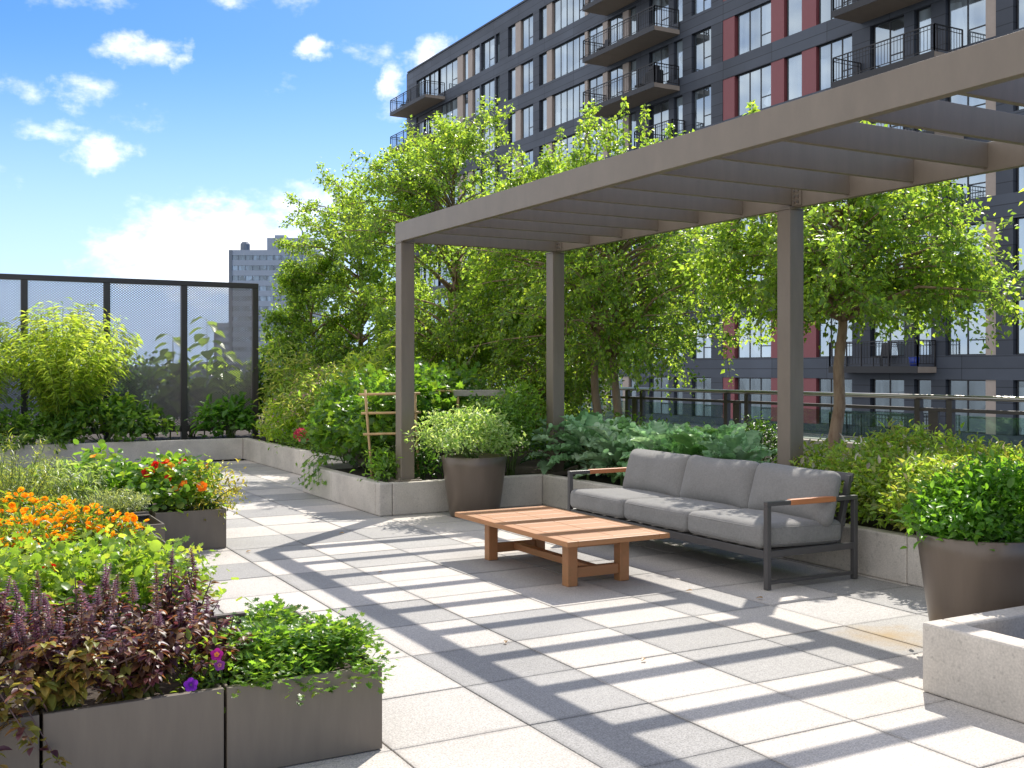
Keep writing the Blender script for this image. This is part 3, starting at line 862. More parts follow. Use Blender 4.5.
def cushion(name, c, size, rot, seed, puff=.01, n=22, e=.045, dent=.006, ear=0.0):
    g = np.random.default_rng(seed)
    vs = []; fs = []; idx = {}
    def vid(p):
        key = (round(p[0], 5), round(p[1], 5), round(p[2], 5))
        if key not in idx:
            idx[key] = len(vs); vs.append(p)
        return idx[key]
    for ax in range(3):
        for sg in (-1, 1):
            for i in range(n):
                for j in range(n):
                    qd = []
                    for (a, b) in ((0, 0), (1, 0), (1, 1), (0, 1)):
                        u = math.sin(((i + a) / n * 2 - 1) * math.pi / 2); v = math.sin(((j + b) / n * 2 - 1) * math.pi / 2)
                        p = [0, 0, 0]; p[ax] = sg; p[(ax + 1) % 3] = u; p[(ax + 2) % 3] = v
                        qd.append(vid(tuple(p)))
                    fs.append(tuple(qd if sg > 0 else qd[::-1]))
    ph = g.uniform(0, 6.28, 8); fr_ = g.uniform(2, 5, 8)
    hx, hy, hz = [s_ / 2 for s_ in size]
    rr = min(e, hz * .98)
    def rbox(p):
        P_ = [p[0] * hx, p[1] * hy, p[2] * hz]
        Q_ = [max(-(h - rr), min(h - rr, v)) for v, h in zip(P_, (hx, hy, hz))]
        D_ = Vector([a_ - b_ for a_, b_ in zip(P_, Q_)])
        if D_.length > 1e-9: D_ = D_.normalized() * rr
        return [a_ + b_ for a_, b_ in zip(Q_, D_)]
    out = []
    for p in vs:
        px, py, pz = rbox(p)
        x, y, z = px / hx, py / hy, pz / hz
        k_ = max(0, 1 - abs(x) ** 2.5) * max(0, 1 - abs(y) ** 2.5)
        wob = dent * (math.sin(fr_[0] * x + ph[0]) * math.sin(fr_[1] * y + ph[1]) + .5 * math.sin(fr_[2] * 1.8 * y + ph[2] + 2 * x))
        pz += np.sign(z) * puff * k_ * abs(z) + (wob * abs(z) if z > 0 else 0)
        px += .010 * np.sign(x) * (1 - y * y) * abs(x) ** 4 + dent * .6 * math.sin(fr_[3] * y + ph[3]) * abs(x) ** 3
        py += .006 * np.sign(y) * (1 - x * x) * abs(y) ** 4
        if ear:
            px *= 1 + ear * (x * x * y * y) - .035 * (1 - y * y) * (x * x); py *= 1 + ear * .4 * x * x * y * y; pz *= 1 - .38 * max(abs(x), abs(y)) ** 5
        out.append((px, py, pz))
    M = Euler(rot).to_matrix()
    me = bpy.data.meshes.new(name)
    me.from_pydata([tuple(M @ Vector(p) + Vector(c) - wloc(sf)) for p in out], [], fs)
    me.polygons.foreach_set('use_smooth', [True] * len(fs)); me.update()
    o = link(name, me, M_FABRIC, sf)
    pm = MB()
    for zz in (.70, -.70):
        ring = []
        for k_ in range(96):
            t_ = 2 * math.pi * k_ / 96
            cx_, cy_ = math.cos(t_), math.sin(t_)
            m_ = max(abs(cx_), abs(cy_)); p_ = rbox((cx_ / m_, cy_ / m_, zz))
            ring.append(M @ Vector((p_[0] * 1.002 + .010 * np.sign(p_[0]) * (1 - (p_[1] / hy) ** 2) * abs(p_[0] / hx) ** 4, p_[1] * 1.003 + .006 * np.sign(p_[1]) * (1 - (p_[0] / hx) ** 2) * abs(p_[1] / hy) ** 4, p_[2])) + Vector(c))
        ring.append(ring[0])
        if ear: continue
        pm.tube(ring, .003, 4)
    if pm.v: pm.build('piping', M_FABRIC, o, smooth=True, local=False)
    return o
cw = (SY1 - SY0 - .078) / 3
for n in range(3):
    yc = SY0 + .039 + cw * (n + .5)
    cushion('seat_cushion', (5.285, yc, .345), (.76, cw - .002, .165), (0, math.radians(1.5), 0), 10 + n, puff=.012, e=.05, dent=.0025)
for n in range(3):
    yc = SY0 + .039 + cw * (n + .5)
    cushion('back_cushion', (5.545, yc - .028, .572), (.385, cw + .012, .165), (0, math.radians(90 + 17), math.radians((-1.5, 1, 1.2)[n])), 20 + n, puff=.040, e=.07, dent=.009, ear=.05)

# ------------------------------------------------------------------ trellises in the planter
def trellis(name, label, poles, r, mat, loc):
    o = thing(name, label, 'trellis', loc)
    for k_, (nm, a, b) in enumerate(poles):
        q_ = MB(); a, b = Vector(a), Vector(b)
        q_.tube([a, a.lerp(b, .35) + Vector((.004, .003, 0)), a.lerp(b, .7) - Vector((.003, .002, 0)), b], r, 7); q_.build(nm, mat, o, smooth=True)
    return o
trellis('bamboo_trellis', 'bamboo ladder trellis leaning in the tomato vines beside the corner post', [
    ('pole', (4.15, 10.58, .27), (4.10, 10.66, 1.26)), ('pole', (4.60, 10.40, .27), (4.58, 10.44, 1.22)),
    ('rung', (4.04, 10.69, 1.21), (4.63, 10.42, 1.22)), ('rung', (4.06, 10.67, 1.01), (4.63, 10.40, 1.02)), ('rung', (4.07, 10.64, .79), (4.64, 10.38, .80))], .014, M_BAMBOO, (4.4, 10.5, .27))
trellis('wooden_trellis', 'weathered wooden trellis frame above the variegated shrub', [
    ('pole', (5.36, 11.0, .27), (5.36, 11.0, 1.22)), ('pole', (5.86, 10.86, .27), (5.86, 10.86, 1.22)), ('pole', (5.16, 11.25, .27), (5.16, 11.25, 1.22)),
    ('rung', (5.02, 11.40, 1.225), (5.40, 10.98, 1.225))], .016, M_BAMBOO, (5.4, 11.0, .27))
tw = bpy.data.objects['wooden_trellis']
q = MB(); q.obox((5.60, 10.93, 1.205), (.60, .04, .07), (0, 0, math.radians(-16))); q.build('crossbar', M_GREYWOOD, tw, bevel=.004)
#SPLIT
# ------------------------------------------------------------------ the apartment building
BX = 36.0
bl = thing('apartment_building', 'dark grey apartment block with stacked balconies and red panels behind the trees', 'building', (BX, 50, -22))
FH = 3.06
def wz(k): return -1.02 + FH * k
TOPZ = 26.75
body = MB()
body.box(BX + .35, BX + 18, 14, 83.55, -22, TOPZ - .02)
body.build('body', M_WFRAME, bl)
# window zone pieces along the facade, given as picture columns and turned into metres along the wall
seg = [(408, 416.4, 'S'), (416.4, 422.3, 'W'), (423.6, 427.6, 'W'), (428.8, 436.6, 'W'), (438.6, 456.8, 'W3'), (456.8, 462.2, 'B'), (463.2, 467.4, 'W'), (467.4, 471.8, 'B'), (472.8, 479.5, 'W'),
       (479.5, 481, 'S'), (481, 494.4, 'W'), (494.4, 495.6, 'S'), (495.6, 499.6, 'W'), (499.6, 508, 'S'), (509, 514.8, 'W'), (514.8, 520, 'B'), (521, 533, 'W'), (533, 539, 'S'), (540.2, 546, 'W'),
       (546, 551.2, 'B'), (552.5, 584, 'W4'), (584, 586.8, 'B'), (587, 602, 'W'), (602, 606.8, 'B'), (608, 622, 'W'), (622, 627.8, 'B'), (628.6, 636, 'W1'), (636, 649, 'S'), (649.6, 668.5, 'W'),
       (668.5, 673.6, 'S'), (674, 682.5, 'W1'), (682.5, 691.5, 'S'), (692, 711, 'W'), (711, 722.5, 'S'), (722.5, 734, 'R'), (736, 770.5, 'W3'), (770.5, 783.5, 'R'), (785, 801.3, 'W1'), (801.3, 815.6, 'R'),
       (817, 852, 'W3'), (852, 870, 'S'), (871.5, 904, 'W'), (904, 914, 'S'), (915.5, 931, 'W1'), (931, 945.4, 'S'), (946.3, 984.8, 'W'), (984.8, 995.8, 'B'), (995.8, 1013, 'S'), (1014.5, 1046, 'W'), (1046, 1060, 'B')]
yy = lambda px: on_x(px, BX)
pieces = [(yy(b), yy(a), t) for a, b, t in seg]
# beyond the frame to the right: a few plain bays
yb = pieces[-1][0]
for t, wdt in (('S', 1.2), ('W', 1.9), ('B', .6), ('S', 1.2), ('W', 1.9), ('S', 1.5)):
    pieces.append((yb - wdt, yb - .02, t)); yb -= wdt
YEND0, YEND1 = yb, 83.55
bands = MB(); reveal = .18
KS = range(-2, 9)
for k in range(-2, 10):
    z0 = wz(k - 1) + 2.1 if k > -2 else -22
    z1 = wz(k) if k < 9 else TOPZ
    if k == 9:
        bands.box(BX, BX + .34, YEND0, YEND1, z0, TOPZ - .12)
    else:
        zm = (z0 + z1) / 2
        if k > -2:
            bands.box(BX, BX + .34, YEND0, YEND1, z0, zm - .02); bands.box(BX + .004, BX + .34, YEND0, YEND1, zm - .0195, z1)
        else:
            bands.box(BX, BX + .34, YEND0, YEND1, z0, z1)
bands.build('wall', M_SLATE2, bl)
cp = MB(); cp.box(BX - .06, BX + 18.1, YEND0, YEND1 + .05, TOPZ - .119, TOPZ); cp.build('coping', M_SLATE, bl)
cp = MB(); cp.box(BX + .002, BX + 18, YEND1 + .002, YEND1 + .3, -22, TOPZ - .12); cp.build('end_wall', M_SLATE2, bl)
piers = MB(); many = []
def window(y0, y1, z0, z1, panes, mb=None):
    x = BX + reveal
    own = mb is None
    f = MB() if own else mb[0]
    p = MB() if own else mb[1]
    w = .05
    f.box(x - .03, x + .03, y0, y0 + w, z0, z1).box(x - .03, x + .03, y1 - w, y1, z0, z1)
    f.box(x - .03, x + .03, y0 + w, y1 - w, z0, z0 + w).box(x - .03, x + .03, y0 + w, y1 - w, z1 - w, z1)
    wd = (y1 - y0 - 2 * w)
    for i in range(1, panes):
        yc = y0 + w + wd * i / panes
        f.box(x - .028, x + .028, yc - .03, yc + .03, z0 + w, z1 - w)
    if panes > 1:
        f.box(x - .026, x + .026, y0 + w, y0 + w + wd / panes - .03, z0 + .58, z0 + .63)
    p.box(x - .005, x + .005, y0 + w, y1 - w, z0 + w, z1 - w)
    if own:
        fo = f.build('window', M_WFRAME, bl)
        p.build('pane', M_WIN, fo)
stuffw = (MB(), MB()); nwin = 0
def inview(y, k):
    x = cT * BX - sT * y; d = sT * BX + cT * y
    px = 512 + F * x / d; py = YH - F * (wz(k) + 1 - H) / d
    if not (405 < px < 1035) or not (-45 < py < 460): return False
    if px < 690 and py > 255 - (px - 400) * .1: return False
    if 690 < px < 820 and 215 > py > 170: return False
    if 820 < px < 930 and 200 < py < 320: return False
    if px < 580 and py > 200: return False
    if 640 < px < 720 and py > 150: return False
    return True
for (y0, y1, t) in pieces:
    for k in KS:
        z0, z1 = wz(k), wz(k) + 2.1
        if t[0] == 'W':
            n = {'W': 2, 'W1': 1, 'W3': 3, 'W4': 5}[t]
            if y1 - y0 < 1.1: n = 1
            if inview((y0 + y1) / 2, k) and nwin < 100:
                window(y0, y1, z0, z1, n); nwin += 1
            else:
                window(y0, y1, z0, z1, n, stuffw)
for mb_, mt, nm in ((stuffw[0], M_WFRAME, 'window_row'),):
    wo = tag(mb_.build(nm, mt, bl), kind='stuff'); stuffw[1].build('pane', M_WIN, wo)
# piers and coloured panels run the height of each storey
for (y0, y1, t) in pieces:
    if t not in 'SBR': continue
    q = MB(); dx = {'S': .002, 'B': .05, 'R': .03}[t]
    for k in KS: q.box(BX + dx, BX + .34, y0, y1, wz(k) + .001, wz(k) + 2.099)
    q.build({'S': 'pier', 'B': 'beige_panel', 'R': 'red_panel'}[t], {'S': M_SLATE, 'B': M_BEIGE, 'R': M_RED}[t], bl)

def balcony(y0, y1, k, depth=1.7, label=None):
    zf = wz(k) - .45
    d = MB(); d.box(BX - depth, BX - .002, y0, y1, zf - .24, zf)
    o = d.build('balcony', M_SOFFIT, bl)
    e = MB(); x0 = BX - depth
    e.box(x0 - .02, x0 - .002, y0, y1, zf - .25, zf + .03)
    zt = zf + 1.07
    def rail(a, b, z, r=.022):
        e.obox([(a[i] + b[i]) / 2 for i in (0, 1)] + [z], (abs(a[0] - b[0]) + 2 * r, abs(a[1] - b[1]) + 2 * r, 2 * r))
    c1, c2, c3, c4 = (BX - .05, y0 + .03), (x0 + .03, y0 + .03), (x0 + .03, y1 - .03), (BX - .05, y1 - .03)
    for a, b in ((c1, c2), (c2, c3), (c3, c4)):
        rail(a, b, zt); rail(a, b, zf + .12, .014); rail(a, b, zt - .16, .012)
        L_ = math.hypot(a[0] - b[0], a[1] - b[1]); n = max(2, int(L_ / .16))
        for i in range(n + 1):
            x_ = a[0] + (b[0] - a[0]) * i / n; y_ = a[1] + (b[1] - a[1]) * i / n
            big = i % 9 == 0 or i == n
            w_ = .026 if big else .008
            e.box(x_ - w_, x_ + w_, y_ - w_, y_ + w_, zf + (.0 if big else .13), zt - .02)
    e.build('railing', M_BLACK, o)
YB0, YB1 = 46.4, 53.5
for k in (6, 7, 8): balcony(YB0, YB1, k)
for k in (2, 3, 4, 5): balcony(45.9, 49.4, k, .9)
for k in (4, 5, 6, 7, 8): balcony(76.2, 83.4, k)
for k in (2, 3, 4, 5, 6): balcony(28.3, 33.6, k)
for k in (0, 1): balcony(29.6, 34.4, k, 1.1)
q = MB()
for k in (5, 6, 7): q.box(BX + .08, BX + .34, 77, 83.2, wz(k) + 1.6, wz(k) + 2.09)
q.build('black_panel', M_BLACK, bl)  # plain black strips across the window heads at the far end

def small_pot(x, y, z, label, potmat):
    o = thing('balcony_pot', label, 'pot', (x, y, z))
    q_ = MB(); q_.lathe([(0, z), (.16, z), (.22, z + .4), (.2, z + .4), (0, z + .38)], 14, (x, y)); q_.build('body', potmat, o, smooth=True)
    return o
zf = wz(1) - .449
small_pot(35.4, 30.2, zf, 'small blue pot on the lower right balcony of the apartment block', solid('blue_glaze', (.02, .05, .32), .3, noise=.1))
def covered_grill(x, y, z, label):
    o = thing('covered_grill', label, 'grill', (x, y, z))
    q_ = MB(); q_.box(x - .3, x + .3, y - .5, y + .5, z + .002, z + .9); q_.build('cover', M_BLACK, o, bevel=.08)
    q_ = MB(); q_.box(x - .22, x + .22, y - .32, y + .32, z + .85, z + 1.18); q_.build('hood', M_BLACK, o, bevel=.1)
covered_grill(34.95, 47.3, wz(6) - .45, 'black covered grill on the right end of the long middle balcony')
def balcony_chair(x, y, z, label):
    o = thing('balcony_chair', label, 'chair', (x, y, z))
    q_ = MB(); q_.box(x - .25, x + .25, y - .27, y + .27, z + .38, z + .44); q_.build('seat', M_BLACK, o)
    q_ = MB(); q_.obox((x + .28, y, z + .72), (.05, .5, .6), (0, .2, 0)); q_.build('backrest', M_BLACK, o)
    for dx in (-.22, .22):
        for dy in (-.24, .24):
            q_ = MB(); q_.box(x + dx - .018, x + dx + .018, y + dy - .018, y + dy + .018, z + .001, z + .379); q_.build('leg', M_BLACK, o)
balcony_chair(35.0, 52.4, wz(7) - .45, 'small dark chair at the left end of the upper middle balcony')
balcony_chair(35.0, 48.6, wz(6) - .45, 'small dark chair beside the covered grill on a balcony')
balcony_chair(34.9, 81.8, wz(8) - .45, 'small dark chair on the top balcony at the left corner of the block')
balcony_chair(35.4, 31.9, wz(1) - .45, 'small dark chair left of the blue pot on the lower balcony')

# ------------------------------------------------------------------ distant towers
M_TW = solid('tower_white', (.33, .38, .45), .7, noise=.06, nscale=.3)
M_TD = solid('tower_dark', (.16, .19, .23), .6, noise=.1, nscale=.3)
def tower(name, label, px0, px1, pytop, d, floors, fh, roof=True):
    x0, y0 = W((px0 - 512) / F * d, d); x1, y1 = W((px1 - 512) / F * d, d)
    ang = math.atan2(y1 - y0, x1 - x0); L_ = math.hypot(x1 - x0, y1 - y0)
    ztop = H + (YH - pytop) * d / F
    o = thing(name, label, 'tower', ((x0 + x1) / 2, (y0 + y1) / 2, -22), rz=ang)
    zt = ztop + 22
    q_ = MB(); q_.box(-L_ / 2, L_ / 2, .3, L_ * .6, 0, zt); q_.build('body', M_TD, o, local=True)
    s_ = MB(); w_ = MB(); m_ = MB()
    for i in range(floors):
        z = zt - (i + 1) * fh
        s_.box(-L_ / 2 + .02, L_ / 2 - .02, -.1, .29, z + fh * .48, z + fh)
        w_.box(-L_ / 2 + .5, L_ / 2 - .5, .12, .26, z, z + fh * .48)
        for j in range(int(L_ / 2.2)):
            xx = -L_ / 2 + .5 + 2.2 * j
            m_.box(xx, xx + .25, .0, .28, z + .001, z + fh * .479)
    s_.build('spandrel_band', M_TW, o, local=True); w_.build('window_band', M_TOWERGLASS, o, local=True); m_.build('mullion', M_TD, o, local=True)
    q_ = MB(); q_.box(-L_ / 2, -L_ / 2 + 1.0, -.3, .295, 0, zt - .01); q_.build('corner_strip', M_TD, o, local=True)
    if roof:
        q_ = MB(); q_.box(-L_ / 2 + L_ * .42, L_ / 2 - 1, 2, L_ * .5, zt + .01, zt + 4.0); q_.box(-L_ / 2 + L_ * .5, -L_ / 2 + L_ * .62, 3, 8, zt + 4.01, zt + 5.0)
        q_.build('penthouse', M_TW, o, local=True)
        q_ = MB(); q_.lathe([(0, zt), (1.5, zt), (1.5, zt + 2.2), (1.0, zt + 2.9), (0, zt + 3.0)], 12, (-L_ / 2 + 4, 4)); q_.build('water_tank', M_TD, o, local=True); q_ = MB()
        q_.tube([(-L_ / 2 + L_ * .82, 3, zt + 4), (-L_ / 2 + L_ * .82, 3, zt + 6.5)], .22, 5)
        q_.build('mast', M_TD, o, local=True)
    return o
tower('office_tower', 'tall pale office tower with dark ribbon windows far beyond the fence', 229, 316, 250, 330, 46, 3.15)
tower('glass_tower', 'smaller bluish glass tower left of the tall office tower', 214, 236, 323, 520, 24, 3.6, roof=False)
def low_block(label, px0, px1, pytop, d):
    x0, y0 = W((px0 - 512) / F * d, d); x1, y1 = W((px1 - 512) / F * d, d)
    ang = math.atan2(y1 - y0, x1 - x0); L_ = math.hypot(x1 - x0, y1 - y0)
    zt = H + (YH - pytop) * d / F + 22
    o = thing('low_building', label, 'building', ((x0 + x1) / 2, (y0 + y1) / 2, -22), 'low city buildings beyond the fence', rz=ang)
    q_ = MB(); q_.box(-L_ / 2, L_ / 2, 0, 14, 0, zt - .4); q_.build('wall', M_TD, o, local=True)
    q_ = MB(); q_.box(-L_ / 2 - .3, L_ / 2 + .3, -.3, 14.3, zt - .39, zt); q_.build('roof', M_TW, o, local=True)
    q_ = MB(); n = int(L_ / 3)
    for i in range(n):
        for f in range(3):
            q_.box(-L_ / 2 + .8 + i * 3, -L_ / 2 + 2.4 + i * 3, -.06, -.002, zt - 3 - 3.1 * f, zt - 1.2 - 3.1 * f)
    q_.build('window', M_TOWERGLASS, o, local=True)
low_block('low grey building in front of the tall office tower', 196, 262, 362, 190)
low_block('long low grey building at the left behind the mesh fence', -60, 190, 366, 260)
#SPLIT
# ------------------------------------------------------------------ plants
UP = np.array([0, 0, 1.0])

def lumpy(g, d, k=5, amp=.25):
    """a smooth random factor over directions, so that crowns bulge and dent"""
    f = np.ones(len(d))
    for _ in range(k):
        a = nrm(g.normal(size=3)); f += amp / k ** .5 * np.sin((d @ a) * g.uniform(2.5, 6) + g.uniform(0, 6.28))
    return f

def mound(lv, g, c, r, n, L, cols, t=T_OVAL, wr=.5, per=9, spread=.06, shell=.55, amp=.28, up=.75, out=.6, jit=.5, droop=0.0, jc=.18, low=-.25, lvar=.25):
    """leaf rosettes through a lumpy mound of radii r about c"""
    c = np.array(c, float); r = np.array(r, float)
    nc = max(1, n // per)
    d = rdir(g, nc * 3); d = d[d[:, 2] > low][:nc]; nc = len(d)
    f = lumpy(g, d, amp=amp)
    rad = f * (shell + (1 - shell) * g.random(nc) ** .6)
    cc = c + d * r * rad[:, None]
    P = np.repeat(cc, per, 0) + g.normal(0, spread, (nc * per, 3))
    D = np.repeat(d, per, 0)
    m = len(P)
    A = nrm(D * out + rdir(g, m) * .8 + UP * (.25 - droop))
    N = nrm(UP * up + D * .45 + rdir(g, m) * jit)
    Ls = L * np.clip(1 + g.normal(0, lvar, m), .5, 1.7)
    lv.add(t, P, A, N, Ls, Ls * wr, tints(g, m, cols, jc))
    return cc

def stems(name, g, base, tips, r0, r1, mat, parent, n=14, bend=.25):
    mb = MB()
    base = Vector(base)
    idx = g.choice(len(tips), min(n, len(tips)), replace=False)
    for i in idx:
        t = Vector(tips[i]); b = base + Vector((g.normal(0, .03), g.normal(0, .03), 0))
        mid = b.lerp(t, .5) + Vector((0, 0, bend * (t - b).length * .3))
        mb.tube([b, b.lerp(mid, .5) + (mid - b) * .02, mid, t], [r0, r0 * .85, (r0 + r1) / 2, r1], 5)
    return mb.build(name, mat, parent, smooth=True)

def bush(name, label, cat, base, c, r, n, L, cols, seed, group=None, mat=None, stem=True, **kw):
    g = np.random.default_rng(seed)
    o = thing(name, label, cat, base, group)
    lv = LV(); cc = mound(lv, g, c, r, n, L, cols, **kw)
    lv.build('foliage', mat or M_LEAF, o)
    if stem: stems('stem', g, base, cc, .008, .003, M_STEM, o)
    return o, g, cc

# ---- birches
def tree(label, base, cz, rx, rz, seed, limbs=46, leaves=13000, trunk_r=.065, cols=None, lean=(0, 0), trunks=1, skirt=1.0, leaf=.057, low=-.75, up=.3, wisps=()):
    skirt = .45
    g = np.random.default_rng(seed)
    o = thing('birch_tree', label, 'tree', base, 'birch trees behind the pergola')
    b = Vector(base)
    wood = MB(); tr = MB()
    C = np.array([b.x + lean[0], b.y + lean[1], cz])
    top = cz + rz * .80
    leads = []
    for k in range(trunks):
        off = Vector((g.normal(0, .05), g.normal(0, .05) + (.16 * k if trunks > 1 else 0), 0))
        pts = []
        for i in range(9):
            t = i / 8
            p = b + off + Vector((lean[0] * t + g.normal(0, .022), lean[1] * t + g.normal(0, .022) + (k * .35 * t), (top - b.z) * t))
            pts.append(p)
        tr.tube(pts, [trunk_r * (1.15 - .2 * min(1, i)) * (1 - .78 * i / 8) + .006 for i in range(9)], 10)
        leads.append(pts)
    P = []; D = []
    per = leaves / (limbs * 8.0)
    d = rdir(g, limbs * 3); d = d[d[:, 2] > low][:limbs]
    f = lumpy(g, d, amp=.22)
    for i in range(len(d)):
        tgt = C + d[i] * np.array([rx, rx, rz]) * f[i] * g.uniform(.72, 1.05)
        if d[i][2] > .55: tgt += np.array([0, 0, g.uniform(0, up) * rz])
        pts = leads[i % trunks]
        zt = min(max(tgt[2] - g.uniform(.15, .7) * (rx * .7), b.z + (cz - rz * .55 - b.z) * .95), top)
        q = min(7.999, max(.5, (zt - b.z) / (top - b.z) * 8)); k = int(q)
        s0 = pts[k].lerp(pts[k + 1], q - k)
        tg = Vector(tgt)
        mid = s0.lerp(tg, .5) + Vector((0, 0, .12 * (tg - s0).length))
        path = [s0, s0.lerp(mid, .55) + Vector((0, 0, .03)), mid, mid.lerp(tg, .6) + Vector((0, 0, .02)), tg]
        L_ = (tg - s0).length
        r0 = .011 + .009 * L_
        wood.tube(path, [r0, r0 * .8, r0 * .55, r0 * .35, .003], 5)
        arr = np.array([tuple(p) for p in path])
        for j in range(8):
            u = g.uniform(.22, 1.0) if j else 1.0
            kk = min(3, int(u * 4)); st = arr[kk] + (arr[kk + 1] - arr[kk]) * (u * 4 - kk)
            dd = nrm(d[i] * np.array([1, 1, .5]) * .8 + rdir(g, 1)[0] * .9 + np.array([0, 0, .1]))
            ln = g.uniform(.22, .5) * (rx / 1.4)
            m = int(per * g.uniform(.6, 1.4))
            tt = g.random(m) ** .8
            pp = st + dd * (tt * ln)[:, None]; pp[:, 2] -= (tt ** 2) * ln * .45 * skirt
            end = st + dd * ln; end[2] -= ln * .45 * skirt
            wood.tube([Vector(st), Vector(st + dd * ln * .5) - Vector((0, 0, ln * .11)), Vector(end)], [.004, .003, .0015], 3)
            pp += g.normal(0, .045, (m, 3))
            P.append(pp); D.append(np.repeat(dd[None], m, 0))
    for (wx, wy, wz_) in wisps:
        s0 = Vector((wx, wy, top - .5)); e0 = Vector((wx + g.normal(0, .08), wy + g.normal(0, .08), wz_))
        wood.tube([leads[0][6], s0, s0.lerp(e0, .5) + Vector((.03, .02, 0)), e0], [.012, .008, .005, .002], 5)
        m = 170; u = g.random(m) ** .7
        st = np.array(s0)[None] + (np.array(e0) - np.array(s0))[None] * u[:, None]
        dd = nrm(rdir(g, m) + np.array([0, 0, .3])); pp = st + dd * (g.random(m) * .36 * (1.1 - u))[:, None]
        P.append(pp); D.append(dd)
    P = np.concatenate(P); D = np.concatenate(D); m = len(P)
    A = nrm(D * .5 + rdir(g, m) * .75 + np.array([0, 0, -.22]))
    N = nrm(UP * .7 + D * .3 + rdir(g, m) * .55)
    Ls = leaf * np.clip(1 + g.normal(0, .22, m), .55, 1.6)
    cols = cols or [(.055, .10, .025), (.085, .14, .028), (.12, .17, .035), (.06, .105, .034)]
    lv = LV(); lv.add(T_BIRCH, P, A, N, Ls, Ls * .66, tints(g, m, cols, .22))
    to = tr.build('trunk', M_BARK, o, smooth=True)
    wood.build('limb', M_BARK, to, smooth=True)
    lv.build('crown', M_CROWN, o)
    return o
tree('leafy birch tree furthest left, beside the end of the mesh fence', (7.0, 18.4, .26), 2.65, 1.45, 1.95, 101, leaves=52000, limbs=110, low=-.95)
tree('small low birch at the left end of the trees, below the office tower', (6.2, 18.9, .28), 2.0, .98, 1.4, 107, leaves=26000, limbs=60, low=-.95, trunk_r=.045)
tree('tall birch tree rising behind the left front post of the pergola', (7.35, 15.2, .26), 3.0, 1.68, 2.25, 102, leaves=54000, limbs=120, low=-.9)
tree('birch tree with two reddish trunks behind the middle post and kale', (8.0, 11.8, .27), 2.60, 1.85, 1.62, 103, leaves=44000, limbs=110, trunks=2, low=-.62, up=.15,
     wisps=[(8.0, 11.5, 5.0), (8.15, 11.15, 4.85), (7.7, 12.0, 4.75), (8.3, 10.9, 4.6), (7.6, 12.5, 4.8), (7.9, 11.3, 4.7), (7.5, 12.9, 4.6)])
tree('birch tree with one bare pale trunk to the right of the sofa post', (8.25, 8.1, .27), 2.68, 1.55, 1.12, 104, leaves=38000, limbs=100, trunk_r=.072, low=-.55, up=.1, lean=(.05, -.22),
     wisps=[(7.9, 8.9, 4.35), (8.1, 9.1, 4.45), (8.3, 8.7, 4.2)])
tree('birch tree at the right edge of which only outer twigs show', (7.9, 3.75, .27), 2.55, 1.3, 1.1, 105, leaves=15000, limbs=56, low=-.7)
tree('smaller birch filling the gap behind the wooden trellis', (7.9, 13.3, .27), 2.3, 1.35, 1.85, 106, leaves=36000, limbs=80, low=-.95, up=.1)

# ---- big willow-leaved shrub at far left
g = np.random.default_rng(7)
def arching(name, label, cat, base, n, h, spread, L, wr, cols, seed, per=60, group=None, start=.2, tpl_=T_LANCE, droop=.5, mat=None, sr=.006):
    g = np.random.default_rng(seed)
    o = thing(name, label, cat, base, group)
    b = np.array(base); sm = MB(); lv = LV()
    for i in range(n):
        az = g.uniform(0, 6.283); sp = spread * g.uniform(.15, 1) ** .7; hh = h * (1 - .28 * (sp / spread) ** 2) * g.uniform(.75, 1.05)
        d = np.array([math.cos(az), math.sin(az), 0])
        t = np.linspace(0, 1, 8)
        path = b + d * (sp * (t ** 1.5))[:, None] + UP * (hh * (t - .16 * droop * t ** 3))[:, None] + np.concatenate([np.zeros((1, 3)), g.normal(0, .012, (7, 3))])
        sm.tube([Vector(p) for p in path], [sr * (1 - .8 * k / 7) for k in range(8)], 4)
        u = g.uniform(start, 1, per); kk = np.minimum(6, (u * 7).astype(int)); fr_ = u * 7 - kk
        P = path[kk] + (path[kk + 1] - path[kk]) * fr_[:, None]
        T = nrm(path[kk + 1] - path[kk])
        side = rdir(g, per); side -= T * (side * T).sum(1, keepdims=True); side = nrm(side)
        A = nrm(T * .55 + side * .9 - UP * .12)
        N = nrm(UP * .8 + T * .2 + rdir(g, per) * .4)
        Ls = L * np.clip(1 + g.normal(0, .25, per), .5, 1.6) * (1.1 - .4 * u)
        lv.add(tpl_, P + side * .01, A, N, Ls, Ls * wr, tints(g, per, cols, .18))
    lv.build('foliage', mat or M_LEAF, o); sm.build('stem', M_STEM, o, smooth=True)
    return o
YG = [(.10, .155, .035), (.14, .19, .04), (.08, .13, .03), (.17, .21, .06)]
arching('willow_shrub', 'large pale green willow leaved shrub at the left in front of the mesh fence', 'shrub', (1.95, 18.0, .28), 190, 2.35, 1.2, .15, .15, YG, 71, per=80, start=.08, droop=.15, mat=M_CROWN)
arching('willow_shrub', 'narrow leaved green shrub cut by the left edge of the picture, by the fence', 'shrub', (.55, 18.0, .28), 120, 2.2, 1.0, .15, .15, YG, 72, per=70, start=.08, droop=.2, mat=M_CROWN)
GR = [(.06, .13, .025), (.08, .16, .03), (.05, .11, .025), (.11, .18, .03)]
bush('leafy_plant', 'mid green leafy plant at the foot of the willow leaved shrub', 'plant', (2.5, 17.85, .28), (2.5, 17.85, .55), (.8, .3, .45), 1400, .12, GR, 73, t=T_OVAL)
bush('leafy_plant', 'low bright leafy plant along the left part of the far wall', 'plant', (1.0, 17.75, .28), (1.0, 17.7, .45), (1.1, .32, .4), 1500, .10, [(.09, .17, .03), (.13, .21, .04), (.07, .13, .03)], 74)
DK = [(.03, .075, .018), (.045, .10, .022), (.025, .06, .016)]
